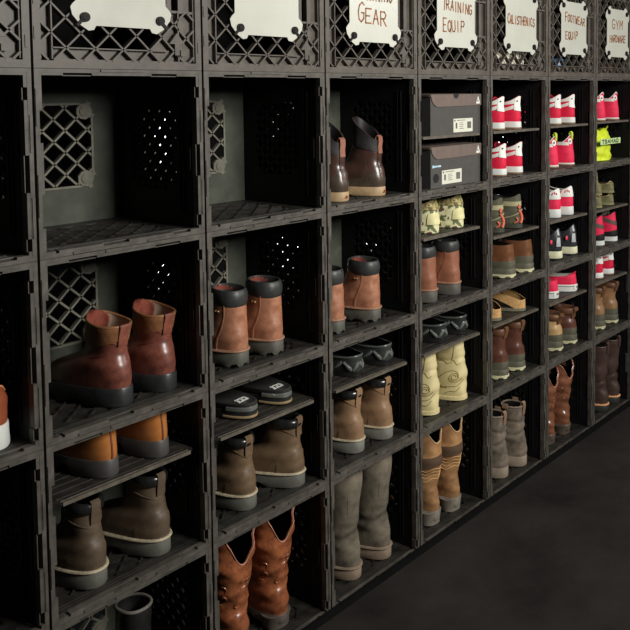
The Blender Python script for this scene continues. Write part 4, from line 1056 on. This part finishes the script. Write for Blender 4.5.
bm = bmesh.new(); box(bm, .056, .061, -.0012, .0026, -.060, 0); box(bm, 0, .061, -.0012, .0026, -.061, -.058); link('pale_edge', bm, mat('pale_card_edge', (176, 168, 140), .7), o, False)
tag(o, 'grey card tag hanging under the moccasin shelf behind the red trainers', 'tag')
P(flap_sneaker(83, .098, mat('white_thick_sole', (222, 226, 222), .5, .05)), 6, 3, 1, .112, .182, 'crimson sneakers above the tan boots at the right edge', 'sneaker', yl=.038, yr=.038)
L_T2 = mat('mottled_tan_leather', (152, 116, 80), .38, .3, 16, .25, 40)
res = fox_boot('hiking_boot', .158, L_T2, 64, H0=.034, collar=L_CO, collar_r=.006, tab=(L_CO, .010, .03, .022), heelcap=L_T2, top=(-.004, .100, .034, .033))
P(res, 6, 3, 0, .120, .208, 'mottled tan boots with green foxing at the right edge', 'boot', yl=.038, yr=.036)
L_DB = mat('dark_chocolate_leather', (74, 56, 50), .45, .25, 18, .25, 40)
res = tall_boot('harness_boot', .262, L_DB, mat('black_grey_sole', (52, 54, 50), .5), .026, welt=mat('pale_orange_welt', (222, 162, 112), .6, .1), seed=29, wr=.0022, top=(.002, .100, .040, .040), waist=(.012, .106, .034, .034), folds=[(.12, .006, .004)], rimm=L_DB, strap=L_DB, loops=L_DB)
P(res, 6, 4, 0, .140, .235, 'tall dark brown boots with pale orange welts', 'boot', yl=.026, yr=.030, rl=0, rr=2)

# ------------------------------------------------------------------ things inside the top crates
def lathe(bm, prof, cx, cy, n=20, axis='Z'):
    R = []
    for rr, h in prof:
        ring = []
        for i in range(n):
            a = 2 * PI * i / n
            ring.append(bm.verts.new((cx + rr * cos(a), cy + rr * sin(a), h) if axis == 'Z' else (h, cx + rr * cos(a), cy + rr * sin(a))))
        R.append(ring)
    for A, B in zip(R, R[1:]):
        for i in range(n): bm.faces.new((A[i], A[(i + 1) % n], B[(i + 1) % n], B[i]))
    bm.faces.new(R[0][::-1]); bm.faces.new(R[-1])
bm = bmesh.new(); lathe(bm, [(.02, .055), (.036, .06), (.040, .09), (.038, .13), (.040, .18), (.036, .225), (.02, .23)], .062, .0455, 24, 'X')
o = link('rolled_towel', bm, mat('cream_terry', (206, 200, 180), .9, .15, 90, .5, 200)); o.location = (4 * W, 0, 4 * W); tag(o, 'cream rolled towel behind the lattice under the CALISTHENICS card', 'towel')
r = empty('water_bottle', (5 * W, .0, 4 * W)); tag(r, 'blue bottle with an orange cap behind the lattice under the FOOTWEAR card', 'bottle')
bm = bmesh.new(); lathe(bm, [(.026, .0055), (.030, .010), (.030, .052), (.027, .06), (.014, .072), (.013, .078)], .135, .052); link('bottle', bm, mat('blue_plastic', (70, 130, 190), .35), r)
bm = bmesh.new(); lathe(bm, [(.0155, .076), (.016, .080), (.016, .106), (.012, .110)], .135, .052); link('cap', bm, mat('orange_plastic', (196, 92, 60), .5), r)
for k, x in enumerate((.115, .168, .221)):
    bm = bmesh.new(); bmesh.ops.create_uvsphere(bm, u_segments=24, v_segments=16, radius=.022, matrix=Matrix.Translation((x, .045, .0275)))
    o = link('exercise_ball', bm, mat('copper_rubber', (190, 110, 76), .4, .1)); o.location = (6 * W, 0, 4 * W)
    tag(o, ('left', 'middle', 'right')[k] + ' one of three copper balls behind the lattice under the GYM card', 'ball', 'copper balls in the top crate')

# ================================================================== LIGHT
def area(name, loc, target, size, power, col, sy=None):
    l = bpy.data.lights.new(name, 'AREA'); l.shape = 'RECTANGLE'; l.size = size; l.size_y = sy or size; l.energy = power; l.color = col
    o = bpy.data.objects.new(name, l); COL.objects.link(o); o.location = loc
    o.rotation_euler = (Vector(target) - Vector(loc)).to_track_quat('-Z', 'Y').to_euler(); return o
area('hanging_lamp', (.75, -2.5, 2.0), (.95, 0, 1.15), 0.75, 40, (1, .97, .92)).data.spread = radians(118)
area('side_lamp', (3.2, -2.3, 2.1), (2.2, 0, 1.0), 0.7, 12.5, (1, .97, .94)).data.spread = radians(110)
w = bpy.data.worlds.new('room'); SC.world = w; w.use_nodes = True
w.node_tree.nodes['Background'].inputs['Color'].default_value = (.9, .92, 1, 1); w.node_tree.nodes['Background'].inputs['Strength'].default_value = .02

# ================================================================== CAMERA
cd = bpy.data.cameras.new('camera'); cam = bpy.data.objects.new('camera', cd); COL.objects.link(cam); SC.camera = cam
fpx, pcx, pcy, yaw, pitch, roll = 856.6294, 555.6743, 136.4966, 1.0226312, -.0628559, .0049903
cd.sensor_fit = 'HORIZONTAL'; cd.sensor_width = 36; cd.lens = fpx * 36 / 630
cd.shift_x = (315 - pcx) / 630; cd.shift_y = (pcy - 315) / 630; cd.clip_start = .02
fwd = Vector((sin(yaw) * cos(pitch), cos(yaw) * cos(pitch), sin(pitch))); rt = Vector((cos(yaw), -sin(yaw), 0)); up = rt.cross(fwd)
r2 = rt * cos(roll) + up * sin(roll); u2 = -rt * sin(roll) + up * cos(roll)
M = Matrix((r2, u2, -fwd)).transposed().to_4x4(); M.translation = Vector((-.79039, -1.53624, -.020548 + 4 * W)); cam.matrix_world = M
vs = SC.view_settings; vs.view_transform = 'Standard'; vs.look = 'None'; vs.gamma = 1; vs.exposure = 0.0; vs.use_curve_mapping = False
